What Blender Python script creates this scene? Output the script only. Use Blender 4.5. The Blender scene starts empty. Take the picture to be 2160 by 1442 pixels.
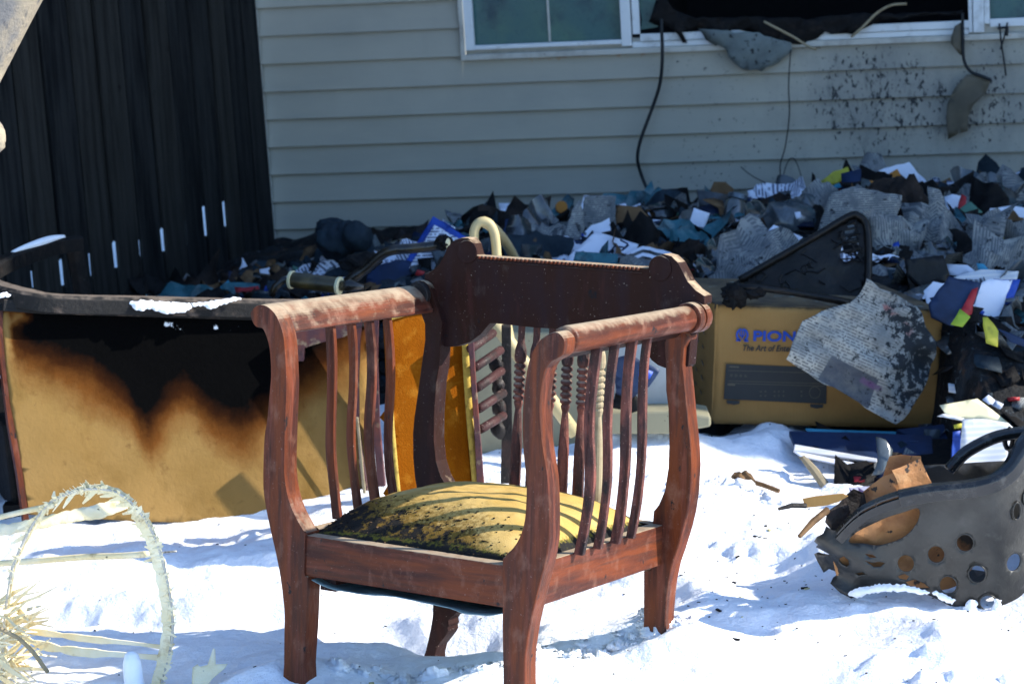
import bpy, bmesh, math, random
import numpy as np
from mathutils import Vector, Matrix
from mathutils.geometry import delaunay_2d_cdt
random.seed(7); rng = np.random.RandomState(11)
scn = bpy.context.scene
C = scn.collection
# ------------------------------------------------------------ camera
CAMZ = 1.68
PIT, ROL, F = 0.2129681, -0.06217148, 5400.0
cF = np.array([0, math.cos(PIT), -math.sin(PIT)]); _R = np.array([1.0, 0, 0]); _U = np.cross(_R, cF)
cR = _R*math.cos(ROL)+_U*math.sin(ROL); cU = -_R*math.sin(ROL)+_U*math.cos(ROL)
camd = bpy.data.cameras.new('camera'); cam = bpy.data.objects.new('camera', camd); C.objects.link(cam)
cam.matrix_world = Matrix(((cR[0], cU[0], -cF[0], 0), (cR[1], cU[1], -cF[1], 0), (cR[2], cU[2], -cF[2], CAMZ), (0, 0, 0, 1)))
camd.sensor_width = 36; camd.lens = F/2160*36; camd.clip_end = 2000
camd.dof.use_dof = True; camd.dof.focus_distance = 4.7; camd.dof.aperture_fstop = 10
scn.camera = cam
# ------------------------------------------------------------ light
SUN_EL, SUN_AZ = math.radians(31), math.radians(-1.5)
S = np.array([math.cos(SUN_EL)*math.cos(SUN_AZ), math.cos(SUN_EL)*math.sin(SUN_AZ), math.sin(SUN_EL)])
sl = bpy.data.lights.new('sun', 'SUN'); sl.energy = 3.9; sl.angle = math.radians(0.5); sl.color = (1.0, 0.93, 0.82)
sun = bpy.data.objects.new('sun', sl); C.objects.link(sun)
sun.rotation_euler = Vector(S).to_track_quat('Z', 'Y').to_euler(); sun.location = (6, -3, 6)
world = bpy.data.worlds.new('World'); scn.world = world; world.use_nodes = True
wn = world.node_tree.nodes; wl = world.node_tree.links
sky = wn.new('ShaderNodeTexSky'); sky.sky_type = 'NISHITA'; sky.sun_disc = False
sky.sun_elevation = SUN_EL; sky.sun_rotation = math.atan2(S[0], S[1]); sky.ozone_density = 4.5; sky.dust_density = .3
wl.new(sky.outputs[0], wn['Background'].inputs[0]); wn['Background'].inputs[1].default_value = 0.15
scn.view_settings.view_transform = 'Standard'; scn.view_settings.look = 'None'
scn.view_settings.exposure = 1.36; scn.view_settings.gamma = 1
# ------------------------------------------------------------ projection helpers: a photo pixel (2160 wide) to a point in the place
CAM = np.array([0, 0, CAMZ])
def ray(px, py): return cF+cR*(px-1080)/F-cU*(py-721)/F
def at(px, py, y):
    d = ray(px, py); return CAM+d*(y/d[1])
def ground(px, py, z=0.0):
    d = ray(px, py); return CAM+d*((z-CAMZ)/d[2])
class Plane:
    def __init__(s, o, u, v):
        s.o = np.array(o, float); s.u = np.array(u, float); s.v = np.array(v, float); s.n = np.cross(s.u, s.v)
    def uv(s, px, py):
        d = ray(px, py); t = ((s.o-CAM)@s.n)/(d@s.n); p = CAM+d*t-s.o
        return (float(p@s.u), float(p@s.v))
    def p(s, a, b, c=0.0): return s.o+s.u*a+s.v*b+s.n*c
def tilted(px, py, y, tilt=0, yaw=0, spin=0):
    """plane through the point seen at px,py at depth y; tilt 0 upright, 90 lying; yaw turns it"""
    t, w, k = math.radians(tilt), math.radians(yaw), math.radians(spin)
    n = np.array([math.sin(w)*math.cos(t), -math.cos(w)*math.cos(t), math.sin(t)])
    u = np.array([math.cos(w), math.sin(w), 0.0]); v = np.cross(n, u)
    u2 = u*math.cos(k)+v*math.sin(k); v2 = np.cross(n, u2)
    return Plane(at(px, py, y), u2, v2)
# ------------------------------------------------------------ noise
def _h(i, j, k=0):
    n = (i.astype(np.int64)*374761393+j.astype(np.int64)*668265263+k*2147483647+1013) & 0x7fffffff
    n = ((n ^ (n >> 13))*1274126177) & 0x7fffffff
    return ((n ^ (n >> 16)) & 0xffff)/65535.0
def vnoise(x, y, k=0):
    x = np.asarray(x, float); y = np.asarray(y, float)
    i, j = np.floor(x), np.floor(y); fx, fy = x-i, y-j
    fx = fx*fx*fx*(fx*(fx*6-15)+10); fy = fy*fy*fy*(fy*(fy*6-15)+10)
    a, b, c, d = _h(i, j, k), _h(i+1, j, k), _h(i, j+1, k), _h(i+1, j+1, k)
    return ((a*(1-fx)+b*fx)*(1-fy)+(c*(1-fx)+d*fx)*fy)*2-1
def fbm(x, y, o=4, k=0, g=.5):
    r = 0; a = 1.0; s = 0
    for q in range(o):
        r = r+a*vnoise(np.asarray(x)*2**q+q*17.3, np.asarray(y)*2**q-q*9.1, k+q); s += a; a *= g
    return r/s
# ------------------------------------------------------------ materials
def mat(name, base, rough=.6, layers=(), bump=0, bscale=40, bdetail=6, spec=.25, metal=0, coat=0, attr=None, bstretch=(1, 1, 1), trans=0, sss=0, updust=None, alpha=1, emit=None, voro=None, lines=None):
    """layers: (colour, scale, lo, hi, stretch, detail): noise patches of colour laid over the base in turn"""
    m = bpy.data.materials.new(name); m.use_nodes = True
    N, L = m.node_tree.nodes, m.node_tree.links; b = N['Principled BSDF']
    tc = N.new('ShaderNodeTexCoord').outputs['Object']
    def rgb(c):
        n = N.new('ShaderNodeRGB'); n.outputs[0].default_value = (*c, 1); return n.outputs[0]
    def mapped(st, off=0):
        mp = N.new('ShaderNodeMapping'); mp.inputs['Scale'].default_value = st; mp.inputs['Location'].default_value = (off, off*.7, off*1.3)
        L.new(tc, mp.inputs[0]); return mp.outputs[0]
    def ramp(v, lo, hi):
        r = N.new('ShaderNodeMapRange'); r.inputs[1].default_value = lo; r.inputs[2].default_value = hi; r.clamp = True
        L.new(v, r.inputs[0]); return r.outputs[0]
    def mix(f, a, c):
        x = N.new('ShaderNodeMix'); x.data_type = 'RGBA'; L.new(f, x.inputs[0]); L.new(a, x.inputs[6]); L.new(c, x.inputs[7]); return x.outputs[2]
    def noise(scale, st=(1, 1, 1), det=5, off=0, rg=.6):
        n = N.new('ShaderNodeTexNoise'); n.inputs['Scale'].default_value = scale; n.inputs['Detail'].default_value = det; n.inputs['Roughness'].default_value = rg
        L.new(mapped(st, off), n.inputs['Vector']); return n.outputs['Fac']
    def math_(op, a, c):
        n = N.new('ShaderNodeMath'); n.operation = op
        for i, q in enumerate((a, c)):
            if isinstance(q, (int, float)): n.inputs[i].default_value = q
            else: L.new(q, n.inputs[i])
        return n.outputs[0]
    col = rgb(base)
    for i, ly in enumerate(layers):
        c, sc, lo, hi = ly[:4]; st = ly[4] if len(ly) > 4 else (1, 1, 1); det = ly[5] if len(ly) > 5 else 5
        col = mix(ramp(noise(sc, st, det, i*3.7+1), lo, hi), col, rgb(c))
    if lines:                                   # printed lines: (colour, per-metre, on UV rows)
        uvn = N.new('ShaderNodeUVMap').outputs[0]
        for (c, sx, sy, lo, hi, msc, mlo) in lines:
            sp = N.new('ShaderNodeSeparateXYZ'); L.new(uvn, sp.inputs[0]); row = math_('MULTIPLY', sp.outputs[1], sy)
            cb = N.new('ShaderNodeCombineXYZ'); L.new(math_('MULTIPLY', sp.outputs[0], sx), cb.inputs[0]); L.new(math_('MULTIPLY', math_('FLOOR', row, 0), 7.31), cb.inputs[1])
            n = N.new('ShaderNodeTexNoise'); n.inputs['Scale'].default_value = 1; n.inputs['Detail'].default_value = 1; L.new(cb.outputs[0], n.inputs['Vector'])
            f = math_('MULTIPLY', ramp(n.outputs['Fac'], lo, hi), ramp(math_('FRACT', row, 0), .38, .48))
            mp2 = N.new('ShaderNodeMapping'); mp2.inputs['Scale'].default_value = (msc, msc, 1); mp2.inputs['Location'].default_value = (sx*.37, 2, 0); L.new(uvn, mp2.inputs[0])
            v = N.new('ShaderNodeTexVoronoi'); v.distance = 'CHEBYCHEV'; v.inputs['Scale'].default_value = 1; L.new(mp2.outputs[0], v.inputs['Vector'])
            sep = N.new('ShaderNodeSeparateColor'); L.new(v.outputs['Color'], sep.inputs[0])
            col = mix(math_('MULTIPLY', f, ramp(sep.outputs[0], mlo, mlo+.02)), col, rgb(c))
    if attr:                                    # list of (attribute, colour, noise scale, noise amount, lo, hi): a stain whose outline is stored on the mesh
        for i, (an, c, ns, amt, lo, hi, *st_) in enumerate(attr):
            st_ = st_[0] if st_ else (1, 1, 1)
            a = N.new('ShaderNodeAttribute'); a.attribute_name = an
            v = math_('ADD', a.outputs['Fac'], math_('MULTIPLY', math_('SUBTRACT', noise(ns, st_, det=8, off=i*5+.3, rg=.7), .5), amt))
            col = mix(ramp(v, lo, hi), col, rgb(c))
    if updust:                                  # dust lying on faces that look up: (colour, lo, hi)
        g = N.new('ShaderNodeNewGeometry'); sx = N.new('ShaderNodeSeparateXYZ'); L.new(g.outputs['Normal'], sx.inputs[0])
        v = math_('ADD', sx.outputs[2], math_('MULTIPLY', math_('SUBTRACT', noise(35, det=6, off=9), .5), 1.1))
        col = mix(ramp(v, updust[1], updust[2]), col, rgb(updust[0]))
    L.new(col, b.inputs['Base Color'])
    rn = noise(60, det=3, off=4)
    rr = N.new('ShaderNodeMapRange'); rr.inputs[3].default_value = max(.02, rough-.12); rr.inputs[4].default_value = min(1, rough+.12); L.new(rn, rr.inputs[0]); L.new(rr.outputs[0], b.inputs['Roughness'])
    b.inputs['Specular IOR Level'].default_value = spec; b.inputs['Metallic'].default_value = metal; b.inputs['Coat Weight'].default_value = coat
    b.inputs['Transmission Weight'].default_value = trans; b.inputs['Alpha'].default_value = alpha
    if sss: b.inputs['Subsurface Weight'].default_value = sss; b.inputs['Subsurface Scale'].default_value = .01
    if bump:
        bn = N.new('ShaderNodeBump'); bn.inputs['Strength'].default_value = 1; bn.inputs['Distance'].default_value = bump
        L.new(noise(bscale, bstretch, bdetail, 2.2, .62), bn.inputs['Height']); L.new(bn.outputs[0], b.inputs['Normal'])
    return m
M = {}
SOOT = (.012, .012, .014)
# mahogany frame of the chair, dusty and chipped
M['wood'] = mat('dusty_mahogany', (.130, .032, .011), .42, [
    ((.045, .014, .010), 9, .42, .62, (3, 3, .5)), ((.055, .020, .013), 60, .5, .66, (1, 1, .06), 4), ((.15, .042, .024), 14, .52, .70, (4, 4, .35)), ((.20, .095, .065), 30, .54, .85, (1, 1, .6), 8),
    ((.26, .19, .16), 300, .68, .76, (1, 1, 1), 3), ((.016, .013, .014), 38, .655, .69, (1, 1, .7), 7)], bump=.0012, bscale=120, bstretch=(1, 1, .25), updust=((.34, .27, .19), .45, 1.0), spec=.14)
M['woodx'] = mat('dusty_mahogany_rail', (.130, .032, .011), .42, [
    ((.045, .014, .010), 9, .42, .62, (.4, 3, 3)), ((.055, .020, .013), 60, .5, .66, (.06, 1, 1), 4), ((.15, .042, .024), 14, .52, .70, (.35, 4, 4)), ((.20, .095, .065), 30, .54, .85, (1, 1, .6), 8),
    ((.26, .19, .16), 300, .68, .76, (1, 1, 1), 3), ((.016, .013, .014), 38, .655, .69, (1, 1, .7), 7)], bump=.0012, bscale=120, bstretch=(.2, 1, 1), updust=((.34, .27, .19), .45, 1.0), spec=.14)
M['woody'] = mat('dusty_mahogany_side_rail', (.130, .032, .011), .42, [
    ((.045, .014, .010), 9, .42, .62, (3, .4, 3)), ((.055, .020, .013), 60, .5, .66, (1, .06, 1), 4), ((.15, .042, .024), 14, .52, .70, (4, .35, 4)), ((.20, .095, .065), 30, .54, .85, (1, 1, .6), 8),
    ((.26, .19, .16), 300, .68, .76, (1, 1, 1), 3), ((.016, .013, .014), 38, .655, .69, (1, 1, .7), 7)], bump=.0012, bscale=120, bstretch=(1, .2, 1), updust=((.34, .27, .19), .45, 1.0), spec=.14)
M['woodraw'] = mat('dark_mahogany', (.024, .009, .006), .55, [  # darker mahogany for the crest, inner rails and burnt rear leg
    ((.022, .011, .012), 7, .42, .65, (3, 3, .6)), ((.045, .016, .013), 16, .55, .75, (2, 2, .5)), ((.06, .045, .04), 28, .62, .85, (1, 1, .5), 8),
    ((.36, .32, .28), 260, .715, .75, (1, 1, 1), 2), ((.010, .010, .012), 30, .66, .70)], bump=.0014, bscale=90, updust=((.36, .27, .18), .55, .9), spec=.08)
M['slat'] = mat('flaking_chair_slat', (.05, .020, .018), .6, [((.17, .055, .04), 35, .45, .62, (1, 1, .3), 8), ((.014, .012, .013), 26, .52, .66, (1, 1, .5)), ((.30, .20, .16), 300, .63, .72, (1, 1, 1), 4)],
    bump=.002, bscale=160, updust=((.33, .255, .19), .6, 1.0))
M['rung'] = mat('speckled_burnt_rung', (.045, .016, .016), .6, [((.015, .010, .010), 14, .45, .6), ((.34, .26, .22), 150, .64, .72, (1, 1, 1), 3)], bump=.002, bscale=90)
M['burntwood'] = mat('charred_wood', (.012, .010, .010), .55, [((.045, .022, .018), 18, .5, .7), ((.10, .085, .075), 50, .62, .75)], bump=.004, bscale=70)
M['purplewood'] = mat('splattered_purple_brown_wood', (.085, .035, .04), .5, [((.16, .045, .03), 12, .5, .65), ((.34, .26, .15), 22, .58, .70), ((.03, .02, .022), 20, .6, .7)], bump=.002, bscale=80)
M['velvetseat'] = mat('gold_seat_fabric', (.44, .29, .085), .85, [((.55, .39, .15), 9, .45, .7), ((.40, .25, .06), 30, .55, .75)], bump=.0012, bscale=420,
    attr=[('burn', (.15, .088, .016), 110, 1.3, .48, .90), ('burn', (.013, .012, .011), 46, 1.9, .90, 1.04), ('rim', (.10, .09, .015), 150, 1.0, .55, .75), ('rim', (.012, .012, .012), 60, 1.3, .72, .85)], spec=.15)
M['slate'] = mat('slate_lining_cloth', (.22, .32, .34), .8, [((.12, .17, .18), 14, .45, .7)], bump=.004, bscale=30)
M['snow'] = mat('snow', (.86, .895, .95), .75, [((.82, .85, .90), 2.5, .45, .7), ((.55, .50, .46), 320, .735, .77, (1, 1, 1), 2)], bump=.010, bscale=34, bdetail=9, spec=.25)
M['tan'] = mat('tan_upholstery', (.205, .124, .040), .92, [((.25, .155, .056), 4, .4, .7), ((.15, .086, .024), 7, .52, .75), ((.09, .045, .015), 22, .62, .80), ((.10, .06, .03), 70, .70, .76)], bump=.0016, bscale=90,
    attr=[('burn', (.12, .045, .010), 9, .50, .16, .46), ('burn', (.035, .011, .003), 12, .40, .36, .58), ('burn', (.0012, .0013, .0015), 14, .30, .50, .72), ('fleck', (.75, .78, .82), 120, 1.5, .62, .68)], spec=.03)
M['sofarail'] = mat('scorched_sofa_rail', (.009, .009, .009), .7, [((.10, .075, .06), 20, .56, .70), ((.015, .014, .014), 10, .5, .7)], bump=.003, bscale=70, updust=((.13, .105, .085), .7, 1.0))
M['velvet'] = mat('orange_velvet', (.20, .058, .002), .85, [((.12, .028, .001), 11, .45, .7, (1, 1, .6)), ((.27, .10, .008), 30, .55, .7), ((.45, .25, .06), 160, .70, .74)], bump=.002, bscale=260, spec=.04)
M['piping'] = mat('yellow_piping', (.42, .29, .055), .8, [((.22, .15, .03), 60, .5, .7)], bump=.002, bscale=200)
M['siding'] = mat('vinyl_siding', (.32, .312, .26), .5, [((.27, .272, .235), 3, .4, .7, (.4, 1, 2)), ((.35, .34, .285), 1.2, .5, .7)], bump=.0006, bscale=60, bstretch=(.2, 1, 3),
    attr=[('soot', (.17, .175, .165), 9, 1.6, .35, 1.3, (1, 1, .45)), ('soot', (.07, .075, .075), 30, 2.6, 1.02, 1.7, (1, 1, .35)), ('soot', (.012, .016, .02), 62, 3.0, 1.08, 1.16, (1, 1, .55)), ('rust', (.30, .14, .05), 40, 1.6, .80, 1.1), ('speck', (.03, .035, .04), 70, 2.0, .86, .92)], spec=.3)
M['trim'] = mat('painted_white_trim', (.62, .66, .68), .45, [((.42, .44, .44), 20, .55, .75), ((.06, .06, .06), 55, .70, .75)], bump=.0005)
M['trimdirty'] = mat('beige_window_casing', (.44, .44, .40), .5, [((.30, .29, .26), 12, .5, .7), ((.30, .16, .07), 40, .66, .78, (1, 1, .5)), ((.03, .03, .03), 60, .70, .74)])
M['glass'] = mat('dusty_window_glass', (.035, .105, .11), .3, [((.06, .14, .11), 5, .45, .7), ((.012, .045, .065), 9, .5, .7)], spec=.25)
M['darkroom'] = mat('burnt_room_interior', (.006, .006, .007), .9)
M['fence'] = mat('weathered_fence_board', (.022, .023, .023), .85, [((.006, .007, .008), 6, .4, .65, (6, 6, .4)), ((.018, .021, .023), 16, .55, .75, (5, 5, .3)), ((.008, .008, .01), 5, .68, .74)], bump=.004, bscale=30, bstretch=(4, 4, .3), spec=.05)
M['fence2'] = mat('paler_weathered_fence_board', (.029, .029, .027), .85, [((.014, .014, .013), 6, .4, .65, (6, 6, .4)), ((.028, .029, .028), 16, .55, .75, (5, 5, .3)), ((.008, .007, .007), 5, .68, .74)], bump=.004, bscale=30, bstretch=(4, 4, .3), spec=.05)
M['fencegap'] = mat('dark_fence_batten', (.009, .006, .004), .85, [((.01, .008, .007), 8, .4, .6)], bump=.003)
M['cord'] = mat('black_cord', (.010, .014, .018), .5, bump=.001)
M['char'] = mat('char_black', (.005, .005, .0055), .65, [((.018, .014, .012), 24, .55, .7), ((.05, .055, .06), 70, .70, .76)], bump=.006, bscale=45, spec=.15)
M['ash'] = mat('burnt_rubbish_heap', (.006, .0065, .0075), .85, [((.018, .023, .028), 12, .5, .65), ((.05, .03, .02), 20, .55, .7), ((.10, .13, .15), 46, .62, .72), ((.13, .03, .02), 30, .72, .76)], bump=.02, bscale=24)
TXT = [((.11, .12, .13), 90, 150, .36, .44, 9, .30), ((.06, .07, .08), 40, 45, .40, .46, 14, .84)]
M['news'] = mat('sooty_newsprint', (.26, .265, .25), .85, [((.16, .17, .175), 8, .45, .65), ((.11, .125, .135), 18, .50, .66), ((.016, .020, .026), 46, .56, .64, (1, 1, 1), 9)], lines=TXT, bump=.003, bscale=22)
TXT2 = [((.13, .135, .135), 120, 135, .42, .50, 8, .30), ((.08, .085, .09), 60, 60, .42, .50, 12, .88)]
M['newsbox'] = mat('printed_newspaper_with_colour_blocks', (.30, .31, .29), .85, [((.15, .165, .17), 11, .45, .66), ((.40, .40, .36), 5, .50, .68)], lines=TXT2,
    attr=[('red', (.30, .045, .03), 26, 1.0, .50, .7), ('block', (.055, .065, .085), 24, .3, .45, .55), ('purple', (.11, .06, .14), 24, .6, .45, .65), ('burn', (.12, .135, .14), 16, 1.8, .40, .95), ('burn', (.010, .015, .020), 52, 2.6, .66, .80)], bump=.003, bscale=26)
M['paper'] = mat('white_paper', (.66, .70, .80), .8, [((.52, .56, .68), 8, .5, .7), ((.05, .06, .08), 40, .69, .73)], bump=.001)
M['papertext'] = mat('white_printed_paper', (.66, .70, .80), .8, [((.05, .06, .08), 40, .70, .74)], lines=[((.12, .14, .2), 70, 110, .38, .46, 8, .45)])
M['ruled'] = mat('ruled_white_paper', (.62, .62, .62), .8, [((.50, .53, .62), 7, .5, .7)], lines=[((.50, .53, .58), .01, 70, 0, .01, 3, .0)])
M['cream'] = mat('cream_paper', (.68, .64, .42), .8, [((.60, .52, .28), 9, .5, .75)])
M['blue'] = mat('blue_card', (.02, .07, .38), .5, [((.01, .03, .14), 9, .5, .7)])
M['navy'] = mat('navy_book_cloth', (.012, .028, .075), .55, [((.006, .012, .03), 9, .45, .7)], bump=.001)
M['teal'] = mat('teal_glossy_cover', (.03, .12, .15), .4, [((.12, .20, .22), 14, .52, .65), ((.01, .03, .04), 12, .5, .65)])
M['green'] = mat('green_card', (.07, .17, .13), .6, [((.03, .07, .06), 14, .5, .7)])
M['cyan'] = mat('cyan_card', (.05, .28, .42), .5, [((.02, .10, .16), 14, .55, .7)])
M['red'] = mat('red_card', (.30, .02, .025), .5, [((.10, .01, .01), 14, .5, .7)])
M['darkred'] = mat('dark_red_plastic', (.035, .006, .008), .4)
M['orange'] = mat('orange_envelope', (.42, .17, .03), .7, [((.25, .09, .02), 14, .5, .7)])
M['yellow'] = mat('yellow_book_cover', (.38, .36, .04), .6, [((.15, .15, .03), 14, .5, .65)])
M['lime'] = mat('lime_print', (.22, .32, .03), .6)
M['brown'] = mat('scorched_brown_card', (.13, .075, .035), .8, [((.03, .018, .01), 12, .48, .62), ((.20, .13, .07), 20, .6, .75)], bump=.004, bscale=30)
M['darkbrown'] = mat('dark_brown_sacking', (.030, .020, .015), .85, [((.008, .007, .007), 8, .45, .6), ((.075, .055, .045), 22, .62, .75)], bump=.010, bscale=18)
M['card'] = mat('corrugated_cardboard', (.315, .176, .056), .8, [((.25, .138, .043), 5, .45, .7), ((.345, .20, .066), 2.5, .5, .7), ((.14, .085, .04), 34, .68, .74)], bump=.0008, bscale=30, bstretch=(8, 8, .4),
    attr=[('burn', (.06, .04, .022), 30, 1.0, .5, .9)])
M['cardtop'] = mat('grimy_cardboard_top', (.15, .11, .065), .8, [((.06, .05, .04), 12, .45, .65), ((.20, .24, .22), 20, .6, .7)], bump=.002)
M['inkblue'] = mat('blue_print_ink', (.012, .06, .36), .6, [((.03, .08, .30), 60, .5, .7)])
M['inkblack'] = mat('black_print_ink', (.025, .03, .033), .6)
M['inkline'] = mat('faint_print_line', (.10, .09, .065), .6)
M['plastic'] = mat('black_hamper_plastic', (.012, .012, .011), .38, [((.045, .044, .039), 6, .44, .64), ((.055, .053, .048), 24, .60, .76), ((.30, .28, .25), 60, .715, .75)], bump=.003, bscale=30, spec=.45)
M['rimplastic'] = mat('glossy_black_rim_plastic', (.010, .011, .012), .22, [((.05, .05, .048), 20, .58, .72), ((.20, .19, .17), 70, .70, .75)], bump=.0015, bscale=50, spec=.6)
M['crateplastic'] = mat('burnt_black_crate_plastic', (.004, .004, .004), .4, [((.012, .008, .006), 26, .5, .7)], bump=.003, spec=.25)
M['bag'] = mat('brown_paper_bag', (.42, .19, .065), .6, [((.26, .10, .03), 14, .45, .65), ((.55, .30, .13), 20, .6, .75), ((.02, .014, .010), 36, .64, .67)], bump=.004, bscale=26, spec=.5,
    attr=[('burn', (.02, .012, .008), 26, 1.2, .5, .8)])
M['reed'] = mat('pale_torn_reed', (.82, .70, .42), .75, [((.90, .83, .62), 10, .45, .65), ((.42, .30, .14), 16, .58, .72), ((.10, .08, .05), 52, .70, .74)], bump=.0014, bscale=120)
M['wire'] = mat('grey_wire_rim', (.50, .47, .40), .5, [((.10, .09, .08), 60, .60, .68)])
M['pipe'] = mat('cream_painted_tube', (.40, .335, .18), .5, [((.42, .34, .18), 10, .5, .7), ((.25, .13, .07), 20, .62, .7), ((.03, .025, .02), 46, .68, .71)], bump=.001)
M['metalburnt'] = mat('burnt_black_metal', (.012, .010, .008), .3, [((.05, .035, .015), 14, .55, .7), ((.22, .19, .15), 110, .68, .73)], spec=.6, bump=.001)
M['grip'] = mat('dark_olive_grip', (.045, .036, .014), .35, [((.12, .09, .03), 10, .55, .7), ((.012, .010, .006), 16, .5, .65)], spec=.5)
M['beige'] = mat('beige_appliance_plastic', (.24, .225, .15), .5, [((.19, .175, .12), 9, .5, .7), ((.06, .055, .04), 60, .68, .72)])
M['greywhite'] = mat('pale_grey_plastic', (.34, .37, .38), .5, [((.28, .30, .31), 7, .5, .7), ((.07, .07, .07), 70, .70, .74)])
M['jar'] = mat('smoky_glass_jar', (.04, .05, .05), .12, [((.09, .10, .10), 18, .5, .65), ((.02, .02, .02), 12, .5, .6)], spec=.8, coat=.6)
M['jarlid'] = mat('dull_metal_jar_lid', (.12, .15, .18), .35, [((.04, .05, .06), 30, .5, .7)], metal=.4)
M['clear'] = mat('sooty_clear_plastic', (.06, .075, .085), .2, [((.13, .15, .17), 12, .55, .68), ((.02, .025, .03), 9, .45, .6)], spec=.8)
M['cloth'] = mat('grey_speckled_insulation_cloth', (.14, .17, .17), .9, [((.09, .11, .115), 8, .45, .65), ((.018, .022, .025), 42, .60, .65), ((.24, .27, .26), 26, .66, .74)], bump=.004)
M['flap'] = mat('olive_brown_plastic_flap', (.11, .10, .075), .7, [((.075, .07, .055), 8, .45, .65)], bump=.001)
M['stick'] = mat('pale_wood_lath', (.30, .25, .16), .8, [((.16, .12, .07), 20, .5, .7)])
M['bluedark'] = mat('dark_blue_fabric', (.010, .020, .030), .8, [((.02, .04, .055), 14, .5, .7), ((.10, .06, .03), 24, .66, .72)], bump=.008, bscale=26)
M['pattern'] = mat('purple_check_box', (.07, .045, .10), .6)
M['straw'] = M['reed']
M['canvas'] = mat('pale_canvas_work_coat', (.42, .375, .29), .9, [((.28, .27, .255), 24, .45, .7, (3, 1, 1)), ((.18, .18, .18), 90, .58, .70, (2, 1, 1), 8), ((.48, .42, .30), 6, .5, .7)], bump=.003, bscale=120)
M['leather'] = mat('tan_leather_glove', (.45, .30, .16), .7, [((.30, .19, .10), 20, .5, .7), ((.05, .04, .03), 60, .66, .7)], bump=.002)
M['jeans'] = mat('dark_work_trousers', (.02, .025, .035), .9, bump=.003)
M['skin'] = mat('skin', (.50, .30, .22), .55, sss=.1)
M['hair'] = mat('dark_hair', (.02, .014, .01), .6, bump=.003, bscale=200)
M['ice'] = mat('clouded_ice', (.74, .82, .93), .35, [((.85, .9, .97), 12, .5, .7)], bump=.004, bscale=20, spec=.5)
M['moss'] = mat('straw_coloured_scrap', (.50, .46, .25), .8, [((.3, .25, .1), 30, .5, .7)])
def pattern_fix(m):
    N, L = m.node_tree.nodes, m.node_tree.links; b = N['Principled BSDF']
    uv = N.new('ShaderNodeUVMap'); mp = N.new('ShaderNodeMapping'); mp.inputs['Rotation'].default_value = (0, 0, .785); mp.inputs['Scale'].default_value = (60, 60, 1)
    ch = N.new('ShaderNodeTexChecker'); ch.inputs['Scale'].default_value = 1; ch.inputs[1].default_value = (.34, .34, .42, 1); ch.inputs[2].default_value = (.05, .035, .10, 1)
    L.new(uv.outputs[0], mp.inputs[0]); L.new(mp.outputs[0], ch.inputs[0]); L.new(ch.outputs[0], b.inputs['Base Color'])
pattern_fix(M['pattern'])
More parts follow.
